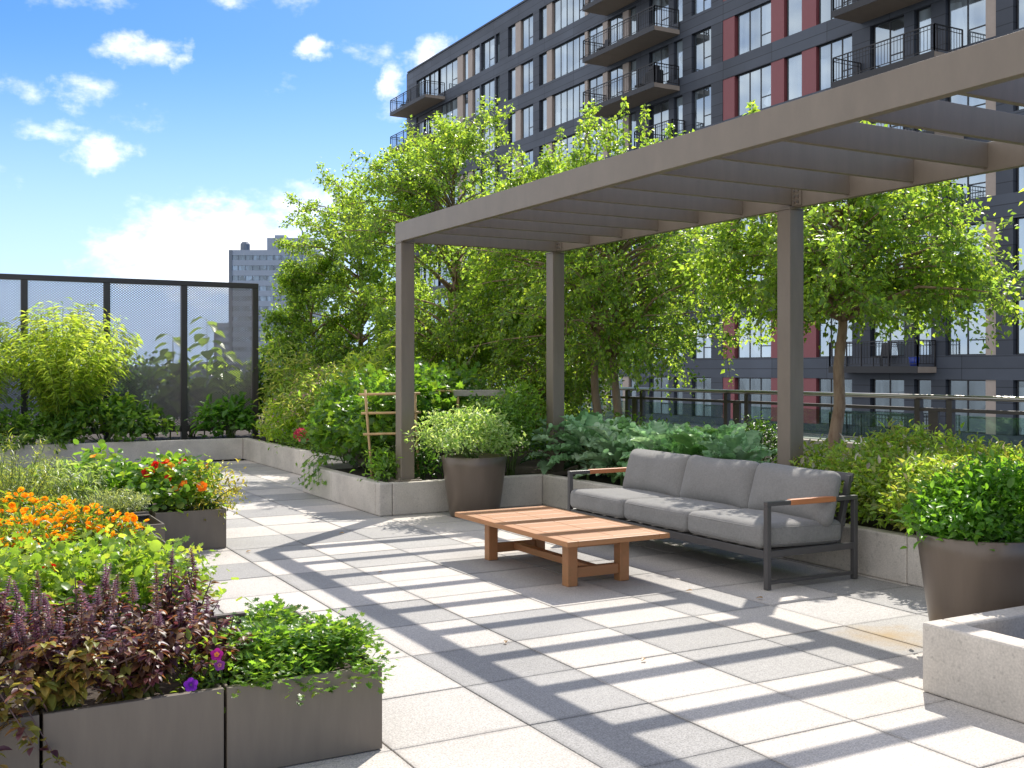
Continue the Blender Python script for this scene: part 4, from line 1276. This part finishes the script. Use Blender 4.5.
for i, (x, y, zc, rx, rz, lb) in enumerate([(3.45, 19.25, .85, .6, .75, 'dark green shrub behind the mesh fence, left of its last post but one'), (4.15, 19.3, .75, .55, .65, 'dark green shrub behind the mesh fence at the foot of the tall broad leaved stalk'),
                                        (4.85, 19.25, .8, .55, .7, 'dark green shrub behind the last mesh panel below the office tower'), (5.45, 19.3, .85, .5, .75, 'dark green shrub behind the corner post of the mesh fence'), (2.75, 19.3, .8, .6, .7, 'dark green shrub behind the fence, half hidden by the willow leaved shrub')]):
    bush('dark_shrub', lb, 'shrub', (x, y, .28), (x, y, zc), (rx, .45, rz), 1700, .085, DK, 80 + i, group='dark shrubs behind the mesh fence')
# tall broad-leaved stalks behind the mesh
for i, (x, h, lb) in enumerate([(3.72, 2.05, 'tall stalk with broad hanging leaves behind the mesh, the left one'), (4.30, 2.35, 'tallest stalk with broad leaves behind the mesh fence, near a post'), (4.62, 1.8, 'shorter stalk of broad leaves right of the fence post')]):
    g = np.random.default_rng(90 + i); o = thing('sunflower_plant', lb, 'plant', (x, 18.95, .28), 'broad leaved stalks behind the mesh fence')
    b = np.array([x, 18.95, .28]); sm = MB(); lv = LV()
    path = [Vector((x + .05 * math.sin(2 * t), 18.95, .28 + (h - .28) * t)) for t in np.linspace(0, 1, 7)]
    sm.tube(path, [.014, .013, .012, .011, .01, .008, .005], 6)
    m = 26; t = np.linspace(.3, 1, m); az = np.arange(m) * 2.4
    P0 = np.array([[x + .05 * math.sin(2 * q), 18.95, .28 + (h - .28) * q] for q in t]); D = np.stack([np.cos(az), np.sin(az) * .7, np.zeros(m)], 1)
    for p, d_ in zip(P0, D): sm.tube([Vector(p), Vector(p + d_ * .08 + UP * .03)], [.004, .003], 4)
    lv.add(T_OVAL, P0 + D * .08 + UP * .03, nrm(D + UP * -.25), nrm(UP * .9 + D * .3 + rdir(g, m) * .2),   .32 * (1.15 - .5 * (t - .3)), .25 * (1.15 - .5 * (t - .3)), tints(g, m, [(.13, .22, .04), (.17, .26, .05), (.10, .17, .03)]))
    lv.build('foliage', M_LEAF, o); sm.build('stem', M_STEM, o)

# ---- right-hand planter along the walkway
bush('leafy_plant', 'bright green broad leaved plant in the far corner planter, under the fence corner', 'plant', (4.55, 18.05, .28), (4.55, 18.05, .58), (.42, .3, .42), 700, .12, [(.05, .13, .02), (.07, .16, .025)], 110)
PALE = [(.08, .13, .035), (.11, .15, .05), (.06, .11, .025), (.15, .16, .09)]
o, g, cc = bush('flowering_shrub', 'tall pale green shrub with pinkish tips by the fence corner', 'shrub', (5.55, 17.2, .26), (5.55, 17.2, .95), (.65, .6, .75), 2600, .10, PALE, 111, t=T_LANCE, wr=.3, mat=M_CROWN, group='flowering shrubs along the planter')
o, g, cc = bush('flowering_shrub', 'pale pink tipped shrub in the middle of the long planter', 'shrub', (5.45, 15.7, .26), (5.45, 15.7, .85), (.7, .75, .66), 2600, .09, PALE, 112, t=T_LANCE, wr=.3, mat=M_CROWN, group='flowering shrubs along the planter')
lv = LV(); m = 420; P = cc[g.integers(0, len(cc), m)] + g.normal(0, .05, (m, 3)) + UP * .05
lv.add(T_DIAM, P, nrm(rdir(g, m) + UP), nrm(rdir(g, m) + UP), .035, .03, tints(g, m, [(.40, .22, .26), (.45, .30, .30), (.30, .14, .20)])); lv.build('blossom', M_PETAL, o)
bush('flowering_shrub', 'low yellow green shrub at the walkway edge of the long planter', 'shrub', (5.0, 16.4, .26), (5.0, 16.4, .5), (.35, .7, .36), 1300, .07, [(.09, .15, .02), (.13, .18, .03)], 113, mat=M_CROWN, group='flowering shrubs along the planter')
bush('leafy_plant', 'low creeping green plant along the top of the long planter wall', 'plant', (4.95, 15.3, .26), (4.95, 15.2, .34), (.3, 1.5, .2), 1500, .05, [(.06, .13, .02), (.09, .16, .03)], 114)
o = thing('pink_flower', 'single pink flower head over the long planter wall', 'flower', (4.86, 14.95, .3))
q = MB(); q.tube([(4.86, 14.95, .3), (4.84, 14.95, .44), (4.80, 14.95, .50)], .006, 5); q.build('stem', M_STEM, o)
g = np.random.default_rng(115); lv = LV(); m = 120; d = rdir(g, m)
lv.add(T_DIAM, np.array([4.80, 14.95, .53]) + d * np.array([.09, .09, .06]), nrm(d + UP * .3), nrm(d + rdir(g, m) * .4), .06, .045, tints(g, m, [(.55, .06, .12), (.62, .14, .2), (.45, .04, .1)])); lv.build('petals', M_PETAL, o)
bush('flowering_shrub', 'green shrub with pale tips between the pink flower and the tomato vines', 'shrub', (5.3, 13.9, .26), (5.3, 13.9, .85), (.62, .75, .68), 2600, .10, [(.07, .13, .02), (.11, .16, .03), (.14, .17, .05)], 116, t=T_LANCE, wr=.36, mat=M_CROWN, group='flowering shrubs along the planter')

# tomato vines: divided leaves on leaning stems
TOM = [(.05, .12, .016), (.075, .155, .02), (.10, .17, .02), (.04, .095, .02)]
for i, (x, y, zc, rx, ry, rz, n, lb) in enumerate([(4.58, 12.45, .70, .48, .50, .52, 3000, 'tomato vine mass spilling over the corner of the stepped planter wall'),
        (4.58, 11.75, .76, .5, .58, .64, 4200, 'bushy tomato vine left of the bamboo trellis'), (4.72, 11.1, .85, .40, .40, .60, 3000, 'tomato vine climbing through the bamboo trellis'),
        (5.35, 11.7, .95, .55, .5, .55, 3000, 'tomato vine behind the corner post, right of the bamboo trellis')]):
    bush('tomato_vine', lb, 'plant', (x, y, .27), (x, y, zc), (rx, ry, rz), n, .085, TOM, 120 + i, t=T_LOBE, wr=.8, per=7, spread=.07, amp=.35, group='tomato vines')
g = np.random.default_rng(126); o = thing('trailing_vine', 'thin vine trailing down the face of the stepped concrete wall', 'vine', (4.08, 12.1, .33))
sm = MB(); lv = LV()
for k in range(4):
    y0 = 12.25 - .17 * k; pth = [Vector((4.25, y0, .42)), Vector((4.05, y0 - .02, .46)), Vector((3.93, y0 - .05, .38)), Vector((3.92, y0 - .09, .22)), Vector((3.90, y0 - .13 - .05 * k, .10 + .05 * k))]
    sm.tube(pth, [.005, .005, .004, .003, .002], 4)
    pa = np.array([tuple(p) for p in pth]); u = g.random(26) * 3.99; kk = u.astype(int); P = pa[kk] + (pa[kk + 1] - pa[kk]) * (u - kk)[:, None] + g.normal(0, .035, (26, 3)); P[:, 0] = np.minimum(P[:, 0], 3.96 + (P[:, 2] > .36) * .5)
    A = nrm(rdir(g, 26) + np.array([-.5, 0, -.5])); lv.add(T_LOBE, P, A, nrm(UP * .5 + np.array([-.6, 0, 0]) + rdir(g, 26) * .4), .075, .06, tints(g, 26, TOM))
lv.build('foliage', M_LEAF, o); sm.build('stem', M_STEM, o)
bush('herb_plant', 'small bright green herb at the foot of the corner post', 'plant', (4.22, 10.35, .27), (4.2, 10.36, .42), (.12, .16, .18), 420, .06, [(.07, .15, .02), (.10, .18, .03)], 127)
bush('herb_plant', 'dark green leafy plant between the corner post and the bronze pot', 'plant', (4.62, 10.45, .27), (4.62, 10.5, .45), (.2, .22, .22), 500, .06, [(.03, .08, .015), (.045, .10, .02)], 128)

# pots
VAR = [(.12, .20, .07), (.17, .25, .10), (.09, .17, .04), (.26, .32, .20)]
o, g, cc = bush('variegated_shrub', 'cream and green variegated shrub growing in the bronze pot by the wall', 'shrub', (4.87, 9.62, .54), (4.80, 9.66, .76), (.42, .40, .34), 3800, .045, VAR, 130, t=T_OVAL, wr=.42, per=9, spread=.035, amp=.3)
bush('leafy_shrub', 'rounded mid green shrub right behind the bronze pot', 'shrub', (5.78, 10.5, .27), (5.74, 10.55, .72), (.40, .36, .50), 2800, .055, [(.09, .17, .035), (.11, .20, .04), (.07, .14, .025)], 131, t=T_OVAL)
bush('mint_plant', 'bushy bright green mint overflowing the bronze pot at right', 'plant', (4.93, 3.76, .54), (4.95, 3.78, .64), (.35, .36, .27), 6500, .040, [(.05, .13, .015), (.07, .165, .02), (.09, .19, .025)], 132, t=T_OVAL, wr=.52, per=8, spread=.03, amp=.2, low=-.12)

# kale
KALE = [(.19, .32, .17), (.26, .40, .24), (.14, .26, .12), (.34, .45, .30)]
KALE2 = [(.12, .25, .07), (.16, .30, .09), (.11, .22, .09)]
g0_ = np.random.default_rng(140)
ks = [(6.32, 9.75, 0), (6.35, 9.15, 0), (6.4, 8.55, 0), (6.35, 8.0, 1), (6.75, 9.45, 1), (6.85, 8.8, 0), (6.8, 8.2, 0), (6.3, 10.35, 0), (6.75, 10.1, 0), (6.75, 10.6, 0), (7.2, 9.1, 1), (6.45, 7.5, 0), (7.1, 9.8, 0)]
kd = ['beside the wall corner', 'behind the left sofa cushion', 'behind the first sofa cushion gap', 'with yellowish leaves behind the middle of the sofa', 'with greener leaves in the second row', 'in the middle of the kale bed', 'in the second row toward the sofa post', 'in the inner wall corner', 'behind the left armrest of the sofa', 'below the birch with two trunks', 'with bright leaves at the back of the bed', 'nearest the right sofa post', 'at the back of the bed below the middle post']
for i, ((x, y, kind), lb) in enumerate(zip(ks, kd)):
    g = np.random.default_rng(141 + i); o = thing('kale_plant', 'blue green curly kale ' + lb if kind == 0 else 'curly kale ' + lb, 'plant', (x, y, .27), 'curly kale plants')
    lv = LV(); sm = MB(); m = 24
    az = np.arange(m) * 2.4 + g.uniform(0, 6); el = np.linspace(.15, 1.15, m)
    D = np.stack([np.cos(az) * np.cos(el), np.sin(az) * np.cos(el), np.sin(el)], 1)
    hz_ = g.uniform(.22, .42)
    c0 = np.array([x, y, .27 + hz_ * .5]); Z0 = c0 + UP * (np.linspace(-.05, .12, m))[:, None]
    P0 = Z0 + D * .15
    for a_, b_ in zip(Z0, P0): sm.tube([Vector(a_), Vector((a_ + b_) / 2), Vector(b_)], [.007, .006, .005], 4)
    sm.tube([Vector((x, y, .27)), Vector((x, y, .27 + hz_ * .7))], .016, 6)
    Ls = g.uniform(.22, .36, m); cols = tints(g, m, KALE if kind == 0 else KALE2, .15)
    A = nrm(D + UP * .12); N = nrm(UP - D * .4 + rdir(g, m) * .25)
    lv.add(T_KALE, P0, A, N, Ls, Ls * .5, cols)
    # frilled margins
    for e_ in (-1, 1):
        for q_ in (.2, .3, .4, .5, .6, .7, .8, .9):
            S_ = nrm(np.cross(A, N)); Pm = P0 + A * (Ls * q_)[:, None] + S_ * (e_ * Ls * .24 * (1.2 - abs(q_ - .5)))[:, None] - nrm(np.cross(S_, A)) * (Ls * (.45 * q_ * q_ - .12))[:, None]
            lv.add(T_DISK, Pm - A * .03, nrm(A + S_ * e_ * .6 + rdir(g, m) * .5), nrm(N + rdir(g, m) * .9), Ls * .17, Ls * .2, np.clip(cols * g.uniform(.75, 1.35, (m, 1)), 0, 1))
    lv.build('leaves', M_KALE, o); sm.build('stem', M_STEM, o)
bush('box_shrub', 'small round dark green box shrub in front of the railing', 'shrub', (7.95, 8.85, .27), (7.95, 8.85, .58), (.25, .25, .30), 1500, .04, [(.025, .06, .012), (.035, .08, .015)], 160, amp=.15)
bush('low_shrub', 'low reddish green ground shrub between the kale and the right post', 'shrub', (6.7, 7.0, .27), (6.75, 7.0, .36), (.5, .45, .2), 900, .05, [(.09, .12, .03), (.16, .10, .05), (.07, .12, .02)], 161)
bush('low_shrub', 'dark reddish shrub under the trees by the wooden trellis', 'shrub', (6.4, 12.2, .27), (6.4, 12.2, .62), (.8, .7, .45), 2200, .06, [(.06, .08, .02), (.09, .07, .03), (.04, .08, .02)], 162)
bush('low_shrub', 'green undergrowth beneath the tall birch behind the front post', 'shrub', (6.2, 14.3, .27), (6.3, 14.3, .75), (.9, 1.0, .65), 3000, .08, GR, 163)
bush('low_shrub', 'green undergrowth beneath the birch furthest left', 'shrub', (6.3, 17.3, .27), (6.4, 17.4, .8), (.9, .9, .75), 3000, .08, GR, 164)
bush('low_shrub', 'shaded undergrowth in front of the railing behind the kale', 'shrub', (7.9, 10.6, .27), (7.9, 10.8, .5), (.5, 1.0, .35), 1500, .06, GR, 165)

# hedge behind the sofa's right end
HED = [(.12, .20, .03), (.17, .24, .04), (.09, .17, .02), (.17, .175, .055), (.15, .22, .06)]
hd = ['just right of the sofa post', 'behind the right arm of the sofa', 'in the middle of the hedge', 'behind the mint pot', 'at the right edge of the picture', 'in the back row below the bare birch trunk', 'in the back row before the paired railing posts', 'in the back row toward the right edge', 'in the front row directly left of the mint']
hp = [(6.55, 6.15), (6.45, 5.45), (6.5, 4.7), (6.5, 4.0), (6.6, 3.3), (7.25, 6.3), (7.3, 5.5), (7.3, 4.6), (6.3, 4.95)]
for i, ((x, y), lb) in enumerate(zip(hp, hd)):
    fr_ = i < 5 or i == 8
    o, g, cc = bush('hedge_shrub', 'yellow green low hedge shrub ' + lb, 'shrub', (x, y, .27), (x, y, .50 if fr_ else .56), (.48, .52, .32), 4200, .052, HED, 170 + i, group='low hedge shrubs along the planter', t=T_OVAL, wr=.42, per=7, spread=.04, amp=.2, low=-.3)
    lv = LV(); m = 26; P = cc[g.integers(0, len(cc), m)] + UP * .06
    lv.add(T_LANCE, P, nrm(UP + rdir(g, m) * .5), rdir(g, m), .075, .03, tints(g, m, [(.38, .33, .26), (.30, .26, .15), (.5, .46, .4)])); tag(lv.build('pale_shoots', M_PETAL, o), kind='stuff')

# ---- left beds, far to near
SAGE = [(.12, .17, .08), (.15, .20, .10), (.09, .15, .05), (.10, .17, .04)]
for i, (x, y, lb) in enumerate([(.55, 9.0, 'grey green sage in the left of the far planter box'), (1.0, 9.35, 'grey green sage beside the nasturtium leaves'), (.85, 8.95, 'grey green sage in front, by the rosemary box')]):
    arching('sage_plant', lb, 'plant', (x, y, .30), 54, .44, .36, .10, .30, SAGE, 200 + i, per=34, group='sage plants', droop=.2)
for i, (x, y, lb) in enumerate([(.52, 8.1, 'feathery yellow green plant at the left edge above the marigolds'), (.75, 8.45, 'feathery pale grass like plant behind the marigolds'), (.35, 8.55, 'tall wispy yellow green plant cut by the left edge')]):
    arching('feathery_plant', lb, 'plant', (x, y, .03), 70, (1.2, .9, 1.05)[i], .36, .055, .12, [(.14, .18, .03), (.18, .20, .06), (.10, .15, .03)], 210 + i, per=60, group='feathery plants at the left edge', tpl_=T_NEEDLE, sr=.004)

def bloom_mesh(name, kind, col, col2, seed):
    g = np.random.default_rng(seed); lv = LV()
    if kind == 'pompom':                      # marigold
        for ring, (n, el, r, s_) in enumerate([(14, .15, .012, .026), (12, .5, .010, .022), (9, .9, .006, .018), (5, 1.3, .002, .013)]):
            az = np.arange(n) * 6.283 / n + ring * .3
            D = np.stack([np.cos(az) * math.cos(el), np.sin(az) * math.cos(el), np.full(n, math.sin(el))], 1)
            lv.add(T_DISK, D * r, nrm(D + UP * .1), nrm(UP - D * .3 + rdir(g, n) * .25), s_, s_ * .8, tints(g, n, [col, col2], .1))
    else:                                     # open five-petalled flower
        n = 5; az = np.arange(n) * 6.283 / n
        D = np.stack([np.cos(az), np.sin(az), np.full(n, .35)], 1)
        lv.add(T_DISK, D * .004, nrm(D), nrm(UP - D * .4), .034, .034, tints(g, n, [col], .08))
        lv.add(T_DISK, D * .003 + UP * .004, nrm(D + UP * .3), nrm(UP - D * .4), .014, .014, tints(g, n, [col2], .08))
    o = lv.build(name, M_PETAL)
    me = o.data; bpy.data.objects.remove(o); return me
def put_bloom(name, me, parent, p, s, g, face=None):
    o = bpy.data.objects.new(name, me); COL.objects.link(o); o.parent = parent
    o.location = Vector(p) - wloc(parent); o.scale = (s, s, s)
    f = face if face is not None else Vector((-.15, -.35, .8)) + Vector(g.normal(0, .35, 3))
    q = Vector(f).normalized().to_track_quat('Z', 'Y').to_euler(); q.rotate_axis('Z', float(g.uniform(0, 6)))
    o.rotation_euler = q
    return o
MAR = [bloom_mesh('bloom', 'pompom', (.86, .46, .008), (.92, .62, .03), 301), bloom_mesh('bloom', 'pompom', (.84, .36, .006), (.90, .52, .02), 302)]
mp = [(.02, 6.6), (.48, 6.55), (.92, 6.75), (.15, 7.1), (.72, 7.15), (.10, 7.55), (.55, 7.6)]
ml = ['front left, at the left edge', 'front row middle', 'front right corner by the pavement', 'middle of the bed on the left', 'middle of the bed on the right', 'back left of the marigold bed', 'back right below the rosemary box']
for i, ((x, y), lb) in enumerate(zip(mp, ml)):
    o, g, cc = bush('marigold_plant', 'orange marigold plant, ' + lb, 'plant', (x, y, .29), (x, y, .44), (.29, .29, .17), 1500, .045, [(.05, .10, .016), (.08, .13, .02), (.11, .15, .02)], 310 + i, group='marigold plants', t=T_LANCE, wr=.3, per=8, spread=.03, low=-.4)
    sel = cc[cc[:, 2] > .42]; sel = sel[np.argsort(g.random(len(sel)))][:260]
    kept = []
    for p in sel:
        if all(np.linalg.norm(p - k_) > .03 for k_ in kept): kept.append(p)
    for p in kept[:85]:
        put_bloom('bloom', MAR[int(g.integers(0, 2))], o, p + np.array([0, 0, .045 + g.uniform(0, .03)]), g.uniform(.42, .72), g)

def nasturtium(label, base, c, r, n, L, cols, seed, blooms, group, extra=None):
    g = np.random.default_rng(seed); o = thing('nasturtium_plant', label, 'plant', base, group)
    lv = LV(); cc = mound(lv, g, c, r, n, L, cols, t=T_DISK, wr=1.0, per=4, spread=.05, amp=.22, up=.9, out=.25, jit=.35, low=-.3, lvar=.16)
    if extra: mound(lv, g, np.array(c) + UP * .02, r, n * 2, L * 1.1, cols, t=extra, wr=.9, per=6, spread=.05, up=.8, low=-.3)
    lv.build('foliage', M_LEAF, o); stems('stem', g, base, cc, .004, .002, M_STEM, o, n=26)
    sel = cc[np.argsort(g.random(len(cc)))]
    sel = sel[(sel[:, 2] > c[2] - .08)]
    k = 0
    for p in sel:
        if k >= len(blooms): break
        d_ = Vector(np.array(p) - np.array(c)); 
        if d_.y > .12 or d_.x < -.2 * 3: continue
        put_bloom('bloom', NB[blooms[k]], o, np.array(p) + np.array([-.01, -.03, .05]), g.uniform(.95, 1.3), g, face=Vector((-.2, -.8, .6)) + Vector(g.normal(0, .3, 3))); k += 1
    return o
NB = {'o': bloom_mesh('bloom', 'open', (.75, .16, .01), (.8, .4, .02), 320), 'r': bloom_mesh('bloom', 'open', (.60, .02, .012), (.4, .02, .02), 321), 'y': bloom_mesh('bloom', 'open', (.80, .42, .03), (.7, .2, .02), 322)}
NG = [(.07, .15, .022), (.10, .19, .028), (.14, .20, .03), (.055, .12, .02)]
nasturtium('green nasturtium with red and orange flowers in the box beside the walkway', (1.85, 9.4, .30), (1.84, 9.42, .44), (.40, .52, .28), 1500, .056, NG, 330, 'oroorryorooryorr', 'nasturtium plants')
nasturtium('nasturtium leaves with few flowers left of the red flowered one', (1.38, 9.9, .30), (1.38, 9.9, .44), (.36, .45, .26), 640, .064, NG, 331, 'oy', 'nasturtium plants')
bush('herb_plant', 'yellowing fine leaved plant spilling over the right corner of the box', 'plant', (2.08, 9.1, .29), (2.10, 9.05, .42), (.20, .24, .20), 900, .035, [(.17, .18, .03), (.12, .17, .03), (.22, .19, .05)], 332, low=-.5)
NY = [(.11, .19, .028), (.145, .22, .035), (.09, .165, .022), (.175, .215, .045)]
for i, (x, y, r_, n, bl_, lb) in enumerate([(.88, 5.72, (.40, .44, .20), 1000, '', 'light yellow green nasturtium beside the pavement, without flowers'), (.33, 5.7, (.40, .44, .20), 1000, 'r', 'light yellow green nasturtium with one dark red flower behind the basil'), (-.22, 5.7, (.40, .44, .20), 900, '', 'light yellow green nasturtium at the left edge below the marigolds')]):
    o = nasturtium(lb, (x, y, .25), (x, y, .34), r_, n, .042, NY, 340 + i, bl_, 'yellow green nasturtiums', extra=T_LOBE)

# rosemary and its tag
arching('rosemary_plant', 'grey green needle leaved rosemary in the small metal box', 'plant', (1.28, 8.5, .29), 120, .30, .28, .036, .15, [(.17, .21, .10), (.21, .24, .13), (.13, .18, .07)], 350, per=60, tpl_=T_NEEDLE, start=.05, sr=.004, droop=.1)
o = thing('plant_tag', 'small white plastic plant tag in front of the rosemary', 'tag', (1.33, 8.27, .28))
q = MB(); q.obox((1.33, 8.27, .355), (.055, .003, .05), (-.5, 0, .3)); q.build('plate', M_WHITE, o)
q = MB(); q.obox((1.33, 8.262, .30), (.012, .003, .07), (-.15, 0, .3)); q.build('stake', M_WHITE, o)

# purple basil
PUR = [(.085, .030, .046), (.052, .022, .038), (.14, .062, .04), (.11, .075, .03), (.17, .10, .035)]
OLI = [(.18, .19, .035), (.22, .16, .045), (.13, .15, .03)]
SPK = [(.15, .07, .115), (.10, .045, .08), (.20, .115, .15)]
bp = [(.14, 3.93), (.40, 3.95), (.68, 4.04), (.20, 4.50), (.55, 4.50), (.90, 4.52), (-.15, 4.35), (.98, 4.15), (-.10, 3.92), (.64, 4.02)]
bd = ['at the left corner, hanging over the box', 'in front, with many flower spikes', 'in the front row above the box seam', 'in the middle row at left', 'in the middle of the basil', 'with dark glossy leaves next to the parsley', 'cut by the left edge of the picture', 'low and leafy beside the violas', 'at the bottom left corner of the picture', 'low at the rim of the middle planter box']
for i, ((x, y), lb) in enumerate(zip(bp, bd)):
    g = np.random.default_rng(360 + i); o = thing('purple_basil', 'purple basil plant ' + lb, 'plant', (x, y, .27), 'purple basil plants')
    lv = LV(); sm = MB(); spikes = []; b = np.array([x, y, .27])
    small = i in (7, 9)
    for s_ in range(26 if y < 4.0 else 20):
        az = g.uniform(0, 6.283); sp = g.uniform(.03, .25); hh = (.33 if not small else .2) * g.uniform(.75, 1.2) * (1.1 - 1.2 * sp)
        d_ = np.array([math.cos(az), math.sin(az), 0]); tip = b + d_ * sp + UP * hh
        hang = y < 4.0 and d_[1] < -.1
        if hang:
            tip = tip - UP * g.uniform(.12, .46) * (1.25 if x < .3 else .5) + d_ * .06; tip[1] = min(tip[1], 3.83)
        sm.tube([Vector(b + d_ * .02), Vector(b + d_ * sp * .6 + UP * hh * .5), Vector(tip)], [.004, .0035, .002], 4)
        m = 38; u = g.uniform(.1, 1, m); tv_ = np.array(tip) - b; P = b + tv_ * u[:, None] + UP * (.10 * u * (1 - u) * 4 * (1.0 if hang else .2))[:, None]
        a2 = g.uniform(0, 6.283, m); D = np.stack([np.cos(a2), np.sin(a2), g.uniform(-.45, .35, m)], 1)
        ol = (u < .45)[:, None]
        lv.add(T_OVAL, P + D * .008, nrm(D), nrm(UP + D * .3 + rdir(g, m) * .35), .052 * (1.15 - .5 * u) * g.uniform(.6, 1.3, m), .032 * (1.15 - .5 * u), np.where(ol | (hang & (g.random((m, 1)) < .6)), tints(g, m, OLI), tints(g, m, PUR)))
        if not small and not hang and g.random() < (.8 if x < .5 else .35):
            n_ = 46; hs = g.uniform(.05, .10); t_ = np.linspace(0, 1, n_); a3 = np.arange(n_) * 1.1
            lean = np.array([g.normal(0, .12), g.normal(0, .12), 1]); D = np.stack([np.cos(a3), np.sin(a3), np.full(n_, .5)], 1)
            Pp = tip + lean * (hs * t_)[:, None] + D * .003
            sk = LV(); spikes.append(sk); sk.add(T_DIAM, Pp, nrm(D), nrm(UP + D * -.3),   .019 * (1.15 - .7 * t_), .015 * (1.1 - .6 * t_), tints(g, n_, SPK if g.random() < .7 else PUR, .2))
            sm.tube([Vector(tip), Vector(tip + lean * hs)], [.002, .001], 4)
    lv.build('foliage', M_BASIL, o); sm.build('stem', solid('basil_stem', (.12, .07, .06), .6) if 'bst' not in MATS else MATS['bst'], o)
    MATS['bst'] = bpy.data.materials.get('basil_stem')
    for sk in spikes: sk.build('flower_spike', M_BASIL, o)

# parsley
PAR = [(.065, .145, .022), (.095, .19, .028), (.13, .20, .035), (.05, .11, .02)]
for i, (x, y, n, lb) in enumerate([(1.13, 4.10, 40, 'bright green parsley in the middle of the front planter box'), (1.40, 4.06, 40, 'bright green parsley at the right end of the front planter box'), (1.30, 4.42, 34, 'bright green parsley at the back of the front planter box')]):
    g = np.random.default_rng(380 + i); o = thing('parsley_plant', lb, 'plant', (x, y, .27), 'parsley plants'); b = np.array([x, y, .27]); lv = LV(); sm = MB()
    for s_ in range(n):
        az = g.uniform(0, 6.283); sp = g.uniform(.03, .20); hh = g.uniform(.06, .15) * (1.15 - 2.0 * sp); d_ = np.array([math.cos(az), math.sin(az), 0])
        tip = b + d_ * sp + UP * (hh + .02)
        if sp > .14: tip = tip + d_ * .05 - UP * .05
        sm.tube([Vector(b + d_ * .015), Vector(b + d_ * sp * .5 + UP * (hh * .75 + .02)), Vector(tip)], [.0028, .0024, .0014], 4)
        m = 44; P = tip + g.normal(0, 1, (m, 3)) * np.array([.042, .042, .02]); D = nrm((P - tip) + d_ * .02 + UP * .004)
        lv.add(T_LOBE, P, D, nrm(UP * .9 + rdir(g, m) * .5), .032 * g.uniform(.7, 1.3, m), .029, tints(g, m, PAR))
    lv.build('foliage', M_LEAF, o); sm.build('stem', M_STEM, o)

# violas
g = np.random.default_rng(390)
o, g, cc = bush('viola_plant', 'small viola with purple and magenta flowers between basil and parsley', 'plant', (.93, 4.0, .27), (.93, 4.0, .33), (.09, .07, .08), 200, .028, [(.10, .17, .02), (.14, .20, .03)], 391)
VB = [bloom_mesh('bloom', 'open', (.16, .02, .34), (.10, .02, .20), 392), bloom_mesh('bloom', 'open', (.30, .015, .20), (.62, .25, .05), 393), bloom_mesh('bloom', 'open', (.22, .05, .26), (.5, .2, .2), 394)]
for k, (p, s_) in enumerate([((.83, 3.86, .355), .72), ((.93, 3.90, .44), .66), ((.94, 3.90, .40), .58)]):
    bl_ = put_bloom('bloom', VB[k], o, p, s_, g, face=Vector((-.25, -.85, .45)))
    q = MB(); q.tube([Vector(p), Vector((p[0] + .02, p[1] + .04, p[2] - .08)), Vector((.93, 4.0, .28))], .0018, 4); q.build('stalk', M_STEM, o)

# a few dry leaves on the paving
g = np.random.default_rng(500); fm = None
for k, (x, y) in enumerate([(2.31, 8.55), (2.75, 5.05), (3.3, 9.1), (4.45, 5.6), (2.9, 7.2), (2.05, 6.4), (3.2, 4.4), (4.7, 5.2)]):
    if fm is None:
        lv = LV(); lv.add(T_OVAL, np.zeros((1, 3)), np.array([[1, .2, .1]]), np.array([[0, 0, 1.]]), .042, .024, np.array([[.16, .10, .045]])); lo_ = lv.build('fallen_leaf', M_LEAF); fm = lo_.data
    else:
        lo_ = bpy.data.objects.new('fallen_leaf', fm); COL.objects.link(lo_)
    lo_.location = (x, y, .013); lo_.rotation_euler = (0, 0, float(g.uniform(0, 6))); s_ = float(g.uniform(.7, 1.2)); lo_.scale = (s_, s_, s_)
    tag(lo_, 'small dry brown leaf lying on the sunlit paving', 'leaf', 'fallen leaves on the paving')
